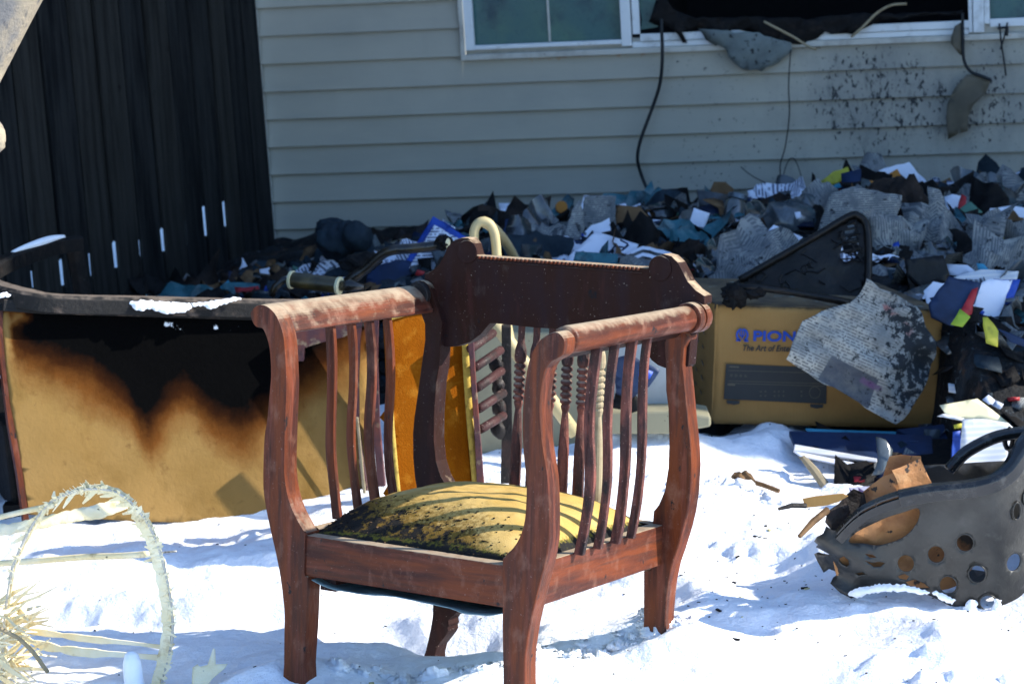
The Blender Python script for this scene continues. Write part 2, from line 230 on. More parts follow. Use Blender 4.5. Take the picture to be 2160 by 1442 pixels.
# ------------------------------------------------------------ object helpers
def tag(o, label=None, cat=None, group=None, kind=None):
    if label: o['label'] = label
    if cat: o['category'] = cat
    if group: o['group'] = group
    if kind: o['kind'] = kind
    return o
BASE = {}
def empty(name, loc, label, cat, group=None):
    o = bpy.data.objects.new(name, None); C.objects.link(o); o.location = tuple(map(float, loc)); o.empty_display_size = .05
    BASE[o.name] = np.array(loc, float)
    return tag(o, label, cat, group)
class MB:
    """collects faces for ONE mesh"""
    def __init__(s): s.v = []; s.f = []; s.uv = []; s.mi = []; s.at = {}
    def add(s, verts, faces, uv=None, mi=0, attrs=None):
        k = len(s.v); s.v += [tuple(map(float, p)) for p in verts]; s.f += [tuple(i+k for i in f) for f in faces]; s.mi += [mi]*len(faces)
        s.uv += [tuple(q) for q in uv] if uv is not None else [(p[0]+p[1]*.5, p[2]) for p in verts]
        n = len(verts)
        for a in set(s.at) | set(attrs or {}):
            s.at.setdefault(a, [0.0]*k); s.at[a] += list((attrs or {}).get(a, [0.0]*n))
    def box(s, c, sx, sy, sz, R=None, mi=0):
        v = [np.array([x*sx/2, y*sy/2, z*sz/2]) for x in (-1, 1) for y in (-1, 1) for z in (-1, 1)]
        if R is not None: v = [R@p for p in v]
        s.add([p+np.array(c) for p in v], [(0, 1, 3, 2), (4, 6, 7, 5), (0, 4, 5, 1), (2, 3, 7, 6), (0, 2, 6, 4), (1, 5, 7, 3)], mi=mi)
    def hexa(s, a, b, mi=0):
        """two quads (4 points each) joined"""
        s.add(list(a)+list(b), [(3, 2, 1, 0), (4, 5, 6, 7), (0, 1, 5, 4), (1, 2, 6, 5), (2, 3, 7, 6), (3, 0, 4, 7)], mi=mi)
    def prism(s, poly, mapf, d0, d1, mi=0):
        """polygon (list of 2D) swept between depths through mapf(a,b,d)"""
        n = len(poly); v = [mapf(a, b, d0) for a, b in poly]+[mapf(a, b, d1) for a, b in poly]
        f = [tuple(range(n))[::-1], tuple(range(n, 2*n))]+[(i, (i+1) % n, (i+1) % n+n, i+n) for i in range(n)]
        s.add(v, f, mi=mi)
    def sweep(s, path, prof, closed=False, up=(0, 0, 1), scale=None, mi=0, cap=True):
        """prof: list of 2D offsets (side, up) along a path of points"""
        P = [np.array(p, float) for p in path]; n = len(P); m = len(prof); vs = []; u0 = np.array(up, float)
        for i in range(n):
            a = P[(i-1) % n] if (closed or i > 0) else P[i]; b = P[(i+1) % n] if (closed or i < n-1) else P[i]
            t = b-a; t /= np.linalg.norm(t)+1e-9; sd = np.cross(t, u0); sd /= np.linalg.norm(sd)+1e-9; uu = np.cross(sd, t)
            k = scale[i] if scale is not None else 1
            for (p, q) in prof: vs.append(P[i]+(sd*p+uu*q)*k)
        fs = []
        for i in range(n if closed else n-1):
            j = (i+1) % n
            for q in range(m):
                r = (q+1) % m; fs.append((i*m+q, i*m+r, j*m+r, j*m+q))
        if not closed and cap: fs += [tuple(range(m))[::-1], tuple(range((n-1)*m, n*m))]
        s.add(vs, fs, mi=mi)
    def tube(s, path, r, seg=10, closed=False, up=(0, 0, 1), scale=None, mi=0):
        s.sweep(path, [(r*math.cos(k*2*math.pi/seg), r*math.sin(k*2*math.pi/seg)) for k in range(seg)], closed, up, scale, mi)
    def lathe(s, o, ax, prof, seg=16, mi=0):
        """prof: (distance along axis, radius)"""
        ax = np.array(ax, float); ax /= np.linalg.norm(ax); h = np.array([1., 0, 0]) if abs(ax[0]) < .8 else np.array([0, 1., 0])
        a = np.cross(ax, h); a /= np.linalg.norm(a); b = np.cross(ax, a); o = np.array(o, float); vs = []; fs = []
        for (d, r) in prof:
            for k in range(seg):
                t = k*2*math.pi/seg; vs.append(o+ax*d+(a*math.cos(t)+b*math.sin(t))*max(r, 1e-5))
        for i in range(len(prof)-1):
            for k in range(seg):
                q = (k+1) % seg; fs.append((i*seg+k, i*seg+q, (i+1)*seg+q, (i+1)*seg+k))
        fs += [tuple(range(seg))[::-1], tuple(range((len(prof)-1)*seg, len(prof)*seg))]
        s.add(vs, fs, mi=mi)
    def blob(s, c, rx, ry, rz, rough=.15, seg=28, seed=0, mi=0, fr=2.2):
        fs = []; rings = seg//2
        th, ph = np.meshgrid(math.pi*np.arange(rings+1)/rings, 2*math.pi*np.arange(seg)/seg, indexing='ij'); th = th.ravel(); ph = ph.ravel()
        d = np.stack([np.sin(th)*np.cos(ph), np.sin(th)*np.sin(ph), np.cos(th)], 1)
        e = 1+rough*fbm(d[:, 0]*fr+d[:, 2]*1.3+seed, d[:, 1]*fr-d[:, 2]*1.7+seed*2, 4, int(seed))*2 if rough else np.ones(len(d))
        vs = np.array(c)+d*np.array([rx, ry, rz])*e[:, None]
        for i in range(rings):
            for k in range(seg):
                q = (k+1) % seg; fs.append((i*seg+k, (i+1)*seg+k, (i+1)*seg+q, i*seg+q))
        s.add(vs, fs, mi=mi)
    def build(s, name, m, parent=None, base=None, smooth=False, solid=0, bevel=0, offs=-1):
        me = bpy.data.meshes.new(name); base = np.zeros(3) if base is None else np.array(base, float)
        if parent is not None: base = BASE[parent.name]
        me.from_pydata([tuple(np.array(p)-base) for p in s.v], [], s.f)
        ul = me.uv_layers.new(name='UVMap')
        li = np.zeros(len(me.loops), dtype=np.int32); me.loops.foreach_get('vertex_index', li)
        uv = np.array(s.uv, dtype=np.float32)[li]; ul.data.foreach_set('uv', uv.ravel())
        for a, vals in s.at.items():
            t = me.attributes.new(a, 'FLOAT', 'POINT'); t.data.foreach_set('value', np.array(vals, dtype=np.float32))
        for q in (m if isinstance(m, (list, tuple)) else [m]): me.materials.append(q)
        me.polygons.foreach_set('material_index', s.mi)
        me.polygons.foreach_set('use_smooth', [smooth]*len(me.polygons)); me.update()
        o = bpy.data.objects.new(name, me); C.objects.link(o); BASE[o.name] = base
        if parent is not None: o.parent = parent
        else: o.location = base
        if not solid:
            bm = bmesh.new(); bm.from_mesh(me); bmesh.ops.recalc_face_normals(bm, faces=bm.faces); bm.to_mesh(me); bm.free()
        if solid:
            md = o.modifiers.new('solid', 'SOLIDIFY'); md.thickness = solid; md.offset = offs
        if bevel:
            md = o.modifiers.new('bevel', 'BEVEL'); md.width = bevel; md.segments = 2; md.limit_method = 'ANGLE'; md.angle_limit = math.radians(38)
        return o
def inside(x, y, poly):
    c = False; n = len(poly)
    for i in range(n):
        x1, y1 = poly[i]; x2, y2 = poly[(i+1) % n]
        if (y1 > y) != (y2 > y) and x < (x2-x1)*(y-y1)/(y2-y1)+x1: c = not c
    return c
def ragged(poly, step, amp, r=None, round_=False):
    r = r or random; out = []; n = len(poly)
    for i in range(n):
        a = np.array(poly[i]); b = np.array(poly[(i+1) % n]); L = np.linalg.norm(b-a); k = max(1, int(L/step)); nn = np.array([-(b-a)[1], (b-a)[0]])/(L+1e-9)
        for j in range(k):
            q = a+(b-a)*j/k+(nn*r.uniform(-amp, amp) if (j > 0 or amp) else 0); out.append((float(q[0]), float(q[1])))
    return out
def smoothpoly(pts, n=4, closed=True):
    """Catmull-Rom"""
    P = [np.array(p, float) for p in pts]; out = []; m = len(P)
    for i in range(m if closed else m-1):
        p0, p1, p2, p3 = (P[(i-1) % m], P[i], P[(i+1) % m], P[(i+2) % m]) if closed else (P[max(i-1, 0)], P[i], P[i+1], P[min(i+2, m-1)])
        for j in range(n):
            t = j/n; out.append(.5*((2*p1)+(-p0+p2)*t+(2*p0-5*p1+4*p2-p3)*t*t+(-p0+3*p1-3*p2+p3)*t**3))
    if not closed: out.append(P[-1])
    return [tuple(map(float, q)) for q in out]
def fill(poly, spacing, holes=()):
    """triangulated filled polygon with inner vertices"""
    vs = [Vector(p) for p in poly]; ed = [(i, (i+1) % len(poly)) for i in range(len(poly))]
    for h in holes:
        k = len(vs); vs += [Vector(p) for p in h]; ed += [(k+i, k+(i+1) % len(h)) for i in range(len(h))]
    xs = [p[0] for p in poly]; ys = [p[1] for p in poly]; r = random.Random(3)
    x = min(xs)+spacing*.5
    row = 0
    while x < max(xs):
        y = min(ys)+spacing*(.5 if row % 2 else .1)
        while y < max(ys):
            q = (x+r.uniform(-.15, .15)*spacing, y+r.uniform(-.15, .15)*spacing)
            if inside(q[0], q[1], poly) and not any(inside(q[0], q[1], h) for h in holes): vs.append(Vector(q))
            y += spacing
        x += spacing*.87; row += 1
    V, E_, Fc, *_ = delaunay_2d_cdt(vs, ed, [], 0, 1e-6)
    fs = []
    for f in Fc:
        cx = sum(V[i][0] for i in f)/len(f); cy = sum(V[i][1] for i in f)/len(f)
        if inside(cx, cy, poly) and not any(inside(cx, cy, h) for h in holes): fs.append(tuple(f))
    used = sorted({i for f in fs for i in f}); mp = {k: i for i, k in enumerate(used)}
    return [(V[i][0], V[i][1]) for i in used], [tuple(mp[i] for i in f) for f in fs]
def sheet(name, pts, pl, m, parent=None, thick=.0012, curl=.01, freq=6, rag=0, step=.02, spacing=.03, holes=(), disp=None, attrs=None, seed=0, label=None, cat=None, group=None, smooth=True):
    """a thin real sheet whose outline is seen at the photo pixels pts, lying in plane pl, bent by curl metres"""
    poly = [pl.uv(*q) for q in pts]
    poly = ragged(poly, step, rag, random.Random(seed+5))
    hs = [[pl.uv(*q) for q in h] for h in holes]
    v2, fs = fill(poly, spacing, hs)
    A = np.array(v2); d = curl*fbm(A[:, 0]*freq+seed*3.1, A[:, 1]*freq+seed, 3, seed)
    if disp is not None: d = d+disp(A[:, 0], A[:, 1])
    b = MB(); u0 = A.min(0)
    at_ = {k: list(fn(A[:, 0], A[:, 1])) for k, fn in (attrs or {}).items()}
    b.add([pl.p(x, y, z) for (x, y), z in zip(v2, d)], fs, uv=[(x-u0[0], y-u0[1]) for x, y in v2], attrs=at_)
    base = None
    if parent is None: base = pl.o
    o = b.build(name, m, parent, base=base, smooth=smooth, solid=thick)
    if label: tag(o, label, cat, group)
    return o
# ------------------------------------------------------------ snow ground (one sheet to the horizon)
CTRL = [(620, 1397, 4.593), (1085, 1480, 4.328), (1390, 1315, 4.782), (905, 1382, 5.061), (940, 1370, 5.05), (300, 1080, 5.93), (60, 1068, 5.93), (620, 1092, 5.9),
        (2060, 1305, 4.93), (1800, 1268, 5.0), (1560, 1030, 6.1), (1600, 905, 6.45), (1400, 920, 6.3), (350, 1442, 4.75), (1100, 1442, 4.5), (1700, 1400, 4.7), (2100, 1400, 4.65),
        (1500, 1420, 4.5), (750, 1350, 4.9), (700, 1420, 4.45), (1200, 1290, 5.0), (1600, 1300, 5.0), (300, 1300, 5.1), (150, 1200, 5.45), (1700, 1050, 5.95), (1500, 1150, 5.5), (1720, 985, 6.25), (1850, 1012, 6.2), (1980, 1015, 6.2), (1760, 940, 6.5), (1900, 950, 6.5), (2080, 1010, 6.1), (820, 1290, 5.25), (450, 1180, 5.55)]
CP = np.array([at(*c) for c in CTRL])
def snow_low(x, y):
    x = np.asarray(x, float); y = np.asarray(y, float)
    num = 0.03*0.6; den = 0.6; num = np.full(x.shape, num); den = np.full(x.shape, den)
    for p in CP:
        r2 = (x-p[0])**2+(y-p[1])**2; w = 1/(r2/.02+.02)**1.5
        num = num+w*p[2]; den = den+w
    return num/den
HOL = [(*ground(px, py)[:2], d, rx, ry) for px, py, d, rx, ry in ((800, 1330, .045, .13, .10), (1010, 1350, .04, .10, .08), (420, 1320, .05, .16, .09), (230, 1310, .05, .18, .10), (80, 1300, .04, .12, .1), (1260, 1300, .035, .16, .06), (1600, 1200, .03, .14, .14), (1850, 1380, -.03, .3, .10), (1500, 1400, -.025, .2, .08), (560, 1290, .04, .1, .08), (1330, 1400, .03, .10, .05))]
def snow_z(x, y):
    z = snow_low(x, y)
    for hx_, hy_, hd_, rx_, ry_ in HOL: z = z-1.4*hd_*np.exp(-(((x-hx_)/rx_)**2+((y-hy_)/ry_)**2)**1.5)
    near = np.exp(-(((x)/4.5)**2+((y-5.2)/4.5)**2))
    z = z+.030*fbm(x*2.6, y*3.0, 3, 5)+.014*near*fbm(x*8, y*9, 3, 9)
    rg = 1-np.abs(fbm(x*7+3, y*7, 3, 21)); z = z+.012*near*(rg-.7)
    pit = np.clip(fbm(x*2.3+1.7, y*3.1, 2, 33)-.12, 0, 1); z = z-.10*near*pit
    lump = np.clip(fbm(x*17, y*17, 3, 41)-.18, 0, 1); cl = np.clip(fbm(x*3.3, y*3.3+4, 2, 55)+.25, 0, 1)
    z = z+.045*near*lump*cl
    z = z+.0026*near*fbm(x*55, y*55, 3, 60)
    return z
def axis(lo, hi, d, out, g=1.25):
    a = list(np.arange(lo, hi, d)); s = d; x = lo; L = []
    while x > -out: s *= g; x -= s; L.append(x)
    s = d; x = a[-1]; Rr = []
    while x < out: s *= g; x += s; Rr.append(x)
    return np.array(L[::-1]+a+Rr)
gx = axis(-1.45, 1.5, .0085, 260); gy = axis(4.0, 7.4, .0095, 260)
X, Y = np.meshgrid(gx, gy, indexing='ij'); Z = snow_z(X, Y)
nx, ny = X.shape
me = bpy.data.meshes.new('snow_ground')
vv = np.stack([X.ravel(), Y.ravel(), Z.ravel()], 1); idx = np.arange(nx*ny).reshape(nx, ny)
ff = np.stack([idx[:-1, :-1].ravel(), idx[1:, :-1].ravel(), idx[1:, 1:].ravel(), idx[:-1, 1:].ravel()], 1)
me.vertices.add(len(vv)); me.vertices.foreach_set('co', vv.ravel()); me.loops.add(ff.size); me.loops.foreach_set('vertex_index', ff.ravel().astype(np.int32))
me.polygons.add(len(ff)); me.polygons.foreach_set('loop_start', np.arange(0, ff.size, 4, dtype=np.int32)); me.polygons.foreach_set('use_smooth', [True]*len(ff)); me.update(); me.validate()
me.materials.append(M['snow']); go = bpy.data.objects.new('snow_ground', me); C.objects.link(go); go['kind'] = 'structure'
def sz(x, y): return float(snow_z(np.array([x]), np.array([y]))[0])
# ------------------------------------------------------------ house: siding wall, window, unseen shade block
WY = -0.21192; WD = 9.16494
wt = np.array([math.cos(WY), math.sin(WY), 0]); wnrm = np.array([math.sin(WY), -math.cos(WY), 0])      # normal towards the yard
WPL = Plane((0, WD, CAMZ), wt, (0, 0, 1))
def wall(px, py, off=0.0):
    pl = Plane(np.array([0, WD, CAMZ])+wnrm*off, wt, (0, 0, 1)); a, b = pl.uv(px, py); return a, b
Z0 = -0.82889845; EXP = .1016
sl_ = wall(556, 250)[0]; sr_ = 4.6
house = empty('house', (0, WD, 0), 'house with pale grey lap siding and a burnt-out window, rubbish heaped against it', 'house')
b = MB()
cols = np.concatenate([np.arange(sl_, 2.3, .02), np.array([2.6, 3.2, 4.0, sr_])])
WZ = CAMZ
so = wall(972, 60)[0]; zout = wall(1150, 116)[1]; send = wall(2076, 30)[0]+1.2
def soot_fn(s, z):
    c1 = wall(1850, 190); c2 = wall(1900, 300); c3 = wall(2110, 150); c4 = wall(1640, 90); c5 = wall(2080, 260)
    g = lambda c, rx, rz: np.exp(-(((s-c[0])/rx)**2+((z-c[1])/rz)**2))
    return np.minimum(.93, 1.12*g(c1, .15, .16)+.55*g(c1, .4, .2)+.50*g(c2, .45, .28)+.62*g(c3, .12, .18)+.6*g(c4, .18, .06)+.5*g(c5, .14, .12))
def rust_fn(s, z):
    a0 = wall(1050, 125); a1 = wall(1330, 118)
    return 1.1*np.exp(-((z-a0[1]+.01)/.03)**2)*((s > a0[0]) & (s < a1[0]+.1))
def speck_fn(s, z):
    return np.clip((s-wall(1000, 200)[0])/1.2, .18, .62)
seam = random.Random(5)
for k in range(-24, 18):
    zl = Z0-k*EXP; zu0 = zl+EXP
    if zl+CAMZ < -.25: break
    cuts = []
    q = sl_+seam.uniform(.2, 1.6)
    while q < 4: cuts.append(q); q += seam.uniform(1.0, 2.6)
    for part in (0, 1, 2):
        zu = zu0
        if part == 0: cs = np.append(cols[cols < so], so)
        elif part == 1:
            cs = np.concatenate([[so], cols[(cols > so) & (cols < send)], [send]])
            if zl >= zout-.002 and zl < 1.5: continue
            if zu > zout and zl < zout: zu = zout
        else: cs = np.concatenate([[send], cols[cols > send]])
        prof = [(.0005, zu-.001), (.003, max(zl+.013, zu-.004)), (.0165, zl+.012), (.0185, zl+.003), (.0165, zl-.001), (-.001, zl+.003)]
        n = len(prof); vs = []; uvs = []
        for s_ in cs:
            wob = .0012*math.sin(s_*9+k*2.1)
            for (o_, z_) in prof:
                dd = .0007 if any(c < s_ < c+.9 for c in cuts) else 0
                vs.append(WPL.p(s_, z_, 0)+wnrm*(o_+wob*(o_ > .01)+dd))
                uvs.append((s_, z_))
        fs = [(i*n+j, (i+1)*n+j, (i+1)*n+j+1, i*n+j+1) for i in range(len(cs)-1) for j in range(n-1)]
        sa = np.array(uvs)
        b.add(vs, fs, uv=uvs, attrs={'soot': list(soot_fn(sa[:, 0], sa[:, 1])), 'rust': list(rust_fn(sa[:, 0], sa[:, 1])), 'speck': list(speck_fn(sa[:, 0], sa[:, 1]))})
b.build('siding', M['siding'], house)
# corner trim on the left end and the side wall going back, upper wall far above the frame
b = MB(); cp = WPL.p(sl_, 0)
for o_, w_ in ((.0, .06),):
    a0 = WPL.p(sl_-.05, -1.9); a1 = WPL.p(sl_+.012, -1.9)
b.hexa([a0+wnrm*.0, a1+wnrm*.0, a1+wnrm*.024, a0+wnrm*.024], [q+np.array([0, 0, 5.2]) for q in (a0, a1, a1+wnrm*.024, a0+wnrm*.024)])
b.build('corner_post', M['trimdirty'], house)
b = MB()
A0 = WPL.p(sl_-.05, -1.9)-wnrm*.01; A1 = A0-wnrm*6
b.hexa([A0, A0+wt*.1, A1+wt*.1, A1], [q+np.array([0, 0, 5.2]) for q in (A0, A0+wt*.1, A1+wt*.1, A1)])
U0 = WPL.p(sl_, -Z0*0+.45)-wnrm*.003; U1 = WPL.p(sr_, .45)-wnrm*.003
b.hexa([WPL.p(sl_+.05, 1.55)+wnrm*.010, WPL.p(sr_, 1.55)+wnrm*.010, WPL.p(sr_, 1.55)-wnrm*.2, WPL.p(sl_+.05, 1.55)-wnrm*.2], [WPL.p(sl_+.05, 3.4)+wnrm*.010, WPL.p(sr_, 3.4)+wnrm*.010, WPL.p(sr_, 3.4)-wnrm*.2, WPL.p(sl_+.05, 3.4)-wnrm*.2])
b.build('wall', M['siding'], house)
# unseen building mass, added right of the yard to shade the heap
EG = ground(1650, 1030)[:2]; SH = 5.4
EDG = np.array([8.60, 2.72])
def shade_block():
    b = MB(); hgt = 5.2
    A = np.array([4.3, 6.17, -.2]); B = np.array([16, 5.95, -.2]); Cc = np.array([16, 12.0, -.2]); D_ = np.array([4.3, 12.0, -.2])
    b.hexa([A, B, Cc, D_], [q+np.array([0, 0, hgt+.2]) for q in (A, B, Cc, D_)])
    b.build('shade_block_wall', M['siding'], house)
    b = MB(); zz = hgt
    b.hexa([q+np.array([dx, dy, hgt+.2]) for q, dx, dy in ((A, -.0, -.0), (B, .0, -.0), (Cc, .0, .0), (D_, 0, .0))], [q+np.array([0, 0, hgt+.34]) for q in (A, B, Cc, D_)])
    b.build('shade_block_top', M['char'], house)
shade_block()
# window unit: everything on the wall plane
def wp(px, py, off=.0):
    a, z = wall(px, py, off); return a, z
def rect(b, s0, s1, z0, z1, o0, o1, mi=0):
    P = lambda s, z, o: WPL.p(s, z)+wnrm*o
    b.hexa([P(s0, z0, o0), P(s1, z0, o0), P(s1, z1, o0), P(s0, z1, o0)], [P(s0, z0, o1), P(s1, z0, o1), P(s1, z1, o1), P(s0, z1, o1)], mi)
zo = wp(978, 125)[1]; so = wp(972, 60)[0]; ztop_ = 1.52
s1 = wp(984, 60)[0]; s2 = wp(1001, 60)[0]; s3 = wp(1312, 60)[0]; s4 = wp(1333, 60)[0]; s4b = wp(1350, 40)[0]; s5 = wp(2043, 30)[0]; s6 = wp(2076, 30)[0]; s6b = wp(2088, 30)[0]; send = s6+1.2
zs = wp(1150, 96)[1]; zg = wp(1150, 88)[1]; zout = wp(1150, 116)[1]
win = MB()
rect(win, so, send, zout-.006, zout+.014, .018, .030); rect(win, so, so+.016, zout+.014, ztop_, .018, .030)
o = win.build('window_casing', M['trimdirty'], house, bevel=.002)
win = MB()
rect(win, so+.017, s2, zs-.006, ztop_, .004, .022); rect(win, s2, s3, zs-.004, zg-.002, .004, .026); rect(win, s3, s4, zs-.012, ztop_, .004, .028); rect(win, s4+.004, s4b, zg+.014, ztop_, .002, .016)
rect(win, s4b, s5, zg-.012, zg+.014, .004, .020); rect(win, s4, s5, zs-.020, zg-.014, .004, .014); rect(win, s5, s5+.014, zs-.014, ztop_, .004, .020); rect(win, s5+.016, s6, zs-.014, ztop_, .004, .028); rect(win, s6, s6b, zg, ztop_, .004, .018); rect(win, s6b, send, zg-.012, zg+.016, .004, .020)
fr = win.build('window', M['trim'], house, bevel=.002)
g = MB(); rect(g, so+.01, s4, zout+.0, zg+.002, -.04, -.014); rect(g, s4, send, zout, zs+.012, -.04, -.002); g.build('sill_backing', M['trimdirty'], fr)
g = MB(); rect(g, s2-.004, s3+.004, zg-.004, ztop_, -.012, -.006); g.build('pane', M['glass'], fr)
g = MB(); sm = wp(1157, 40)[0]; rect(g, sm-.004, sm+.004, zg, ztop_, -.0058, -.001); g.build('muntin', M['trimdirty'], fr)
g = MB(); rect(g, s6b, send, zg, ztop_, -.012, -.006); g.build('pane', M['glass'], fr)
g = MB(); P = lambda s, z, o: WPL.p(s, z)+wnrm*o
sq = [wp(1350, 62), wp(1384, 58), wp(1392, -40), wp(1350, -60)]
g.prism(ragged(sq, .03, .008), lambda a, c, d: P(a, c, d), -.012, -.008); g.build('broken_pane', M['glass'], fr)
room = MB()
for (o0, o1, a0, a1, z0, z1) in ((-1.5, -1.45, s4, s6, zg-.4, ztop_+.3), (-1.5, -.02, s4-.03, s4, zg-.4, ztop_+.3), (-1.5, -.02, s6, s6+.03, zg-.4, ztop_+.3), (-1.5, -.02, s4, s6, zg-.43, zg-.4), (-1.5, -.02, s4, s6, ztop_+.3, ztop_+.33)):
    rect(room, a0, a1, z0, z1, o0, o1)
room.build('room', M['darkroom'], house)
fr['label'] = 'white three-part window, burnt out in the middle'
# burnt edge along the sill
b = MB()
edge = [(1385, 0), (1375, 30), (1368, 48), (1392, 56), (1420, 60), (1440, 90), (1448, 92), (1438, 66), (1480, 62), (1500, 78), (1508, 98), (1522, 92), (1545, 60), (1600, 72), (1640, 86), (1690, 96), (1722, 82), (1740, 70), (1800, 72), (1830, 55), (1870, 44), (1940, 36), (2030, 30), (2032, 20), (1990, 26), (1900, 30), (1800, 28), (1700, 40), (1560, 36), (1470, 38), (1420, 20), (1405, 0)]
pl = Plane(WPL.p(0, 0)+wnrm*.034, wt, (0, 0, 1))
v2, fs = fill(ragged([pl.uv(*q) for q in edge], .02, .004), .03)
b.add([pl.p(x, y, 0)+wnrm*(.010*math.sin(x*40)*math.cos(y*50)) for x, y in v2], fs)
b.build('charred_sill_lining', M['char'], house, smooth=True, solid=.004)
# hanging things from the burnt window
def wpl(px, py, off=.05, yaw=0, tilt=0):
    a, z = wall(px, py, off); return Plane(WPL.p(a, z)+wnrm*off, wt*math.cos(yaw)+wnrm*math.sin(yaw), (0, 0, 1))
sheet('insulation_cloth', [(1472, 62), (1600, 70), (1668, 92), (1671, 112), (1640, 132), (1606, 150), (1565, 148), (1548, 135), (1530, 105), (1490, 84)], wpl(1580, 100, .06), M['cloth'], curl=.03, freq=9, rag=.004, thick=.003,
      label='grey speckled cloth hanging out over the burnt window sill', cat='cloth')
def lathstrip(pts, off, r, name, m, label, cat, flat=True):
    b = MB(); P_ = smoothpoly([wall(p[0], p[1], off) for p in pts], 6, False)
    b.sweep([WPL.p(a, z)+wnrm*(off+.01*math.sin(i*.3)) for i, (a, z) in enumerate(P_)], [(-r*.3, -r), (r*.3, -r), (r*.3, r), (-r*.3, r)] if flat else [(r*math.cos(t*.785), r*math.sin(t*.785)) for t in range(8)], up=tuple(-wnrm) if not flat else (0.02, 0, 1))
    return tag(b.build(name, m, base=WPL.p(*P_[0])), label, cat)
lathstrip([(1612, 46), (1640, 60), (1672, 78), (1700, 96), (1722, 104)], .07, .0045, 'wood_lath', M['stick'], 'short straight pale lath slanting down across the burnt sill', 'lath', False)
lathstrip([(1796, 78), (1822, 55), (1850, 28), (1880, 12), (1912, 8)], .07, .0045, 'wood_lath', M['stick'], 'curved pale lath arching up out of the burnt window', 'lath', False)
lathstrip([(1395, 40), (1398, 120), (1391, 180), (1371, 240), (1352, 295), (1345, 335), (1352, 370), (1366, 400), (1380, 418)], .06, .0062, 'black_cable', M['cord'], 'thick black cable hanging from the window down to a dark bundle', 'cable', False)
lathstrip([(1668, 105), (1664, 180), (1665, 240), (1656, 310), (1646, 350), (1650, 398)], .045, .0022, 'thin_wire', M['cord'], 'long thin dark wire hanging from the grey speckled cloth', 'wire', False)
lathstrip([(1563, 352), (1590, 372), (1632, 394)], .05, .0018, 'thin_wire', M['cord'], 'short thin wire sticking up left above the rubbish heap', 'wire', False)
lathstrip([(1697, 398), (1684, 350), (1672, 334), (1660, 345), (1650, 380)], .05, .0018, 'thin_wire', M['cord'], 'thin looped wire bent over beside the long hanging wire', 'wire', False)
fl = empty('hanging_flap', tuple(WPL.p(*wall(2040, 160, .06))+wnrm*.06), 'olive brown plastic flap dangling on a black cord at the right of the burnt window', 'plastic flap')
b = MB(); P_ = smoothpoly([wall(p[0], p[1], .06) for p in [(2030, 28), (2031, 80), (2033, 125), (2046, 150), (2068, 160), (2091, 169)]], 6, False)
b.tube([WPL.p(a, z)+wnrm*.06 for a, z in P_], .0055, 8, up=tuple(wnrm)); b.build('cord', M['cord'], fl, smooth=True)
sheet('flap', [(2040, 156), (2066, 160), (2090, 170), (2080, 195), (2054, 220), (2042, 245), (2042, 276), (2018, 284), (2000, 294), (1996, 250), (1998, 220), (2014, 185)], wpl(2040, 220, .05), M['flap'], parent=fl, curl=.03, freq=7, thick=.002)
sheet('scrap', [(2014, 55), (2030, 45), (2032, 118), (2024, 115), (2006, 92), (2006, 80)], wpl(2020, 80, .05), M['flap'], parent=fl, curl=.02, thick=.002)
b = MB()
for (pts, r) in (([(2108, 50), (2112, 90), (2118, 130), (2122, 160)], .003), ([(2125, 48), (2118, 80), (2110, 105)], .003), ([(2104, 60), (2126, 58), (2124, 76)], .005)):
    P_ = [wall(*p, .03) for p in pts]; b.tube([WPL.p(a, z)+wnrm*.03 for a, z in P_], r, 6, up=tuple(wnrm))
tag(b.build('burnt_wire_tangle', M['cord'], base=WPL.p(*wall(2112, 60, .03))), 'small black tangle of melted strands below the right-hand pane', 'wires')
# ------------------------------------------------------------ fence
fc = WPL.p(sl_+.006, 0)+wnrm*.03; fc = np.array([fc[0], fc[1], 0]); fd = np.array([-.41, -.912, 0]); fd /= np.linalg.norm(fd); fnm = np.array([-fd[1], fd[0], 0])
if fnm[0] < 0: fnm = -fnm
FPL = Plane(fc, fd, (0, 0, 1))
fence = empty('fence', tuple(fc), 'dark weathered upright-board fence meeting the house corner', 'fence')
slits = {0: (935, 850, 965), 1: (855, 870, 1005), 2: (768, 920, 1035), 3: (675, 965, 1070), 4: (578, 1010, 1090), 5: (475, 1020, 1140), 6: (370, 1065, 1175), 7: (250, 1095, 1215), 8: (125, 1140, 1225)}
NB = 26; PW = .1455
slit_by = {}
for k, (cx, c0, c1) in list(slits.items())+[(9, (80, 675, 860))]:
    s_, z1_ = FPL.uv(cx/2.003, c0/2.003); s2_, z2_ = FPL.uv(cx/2.003, c1/2.003)
    slit_by[round((s_+s2_)/2, 3)] = ((s_+s2_)/2, z2_, z1_)
edges = sorted(slit_by)
bounds = [0.0]
while bounds[-1] < edges[0]-.05:
    bounds.append(bounds[-1]+max(.10, (edges[0]-bounds[-1])/max(1, round((edges[0]-bounds[-1])/.14))))
bounds[-1] = edges[0]
for e_ in edges[1:]:
    if e_-bounds[-1] > .07:
        n_ = max(1, round((e_-bounds[-1])/.16)); st = bounds[-1]
        for j in range(1, n_+1): bounds.append(st+(e_-st)*j/n_)
while bounds[-1] < 4.6: bounds.append(bounds[-1]+.15)
fr_ = random.Random(4)
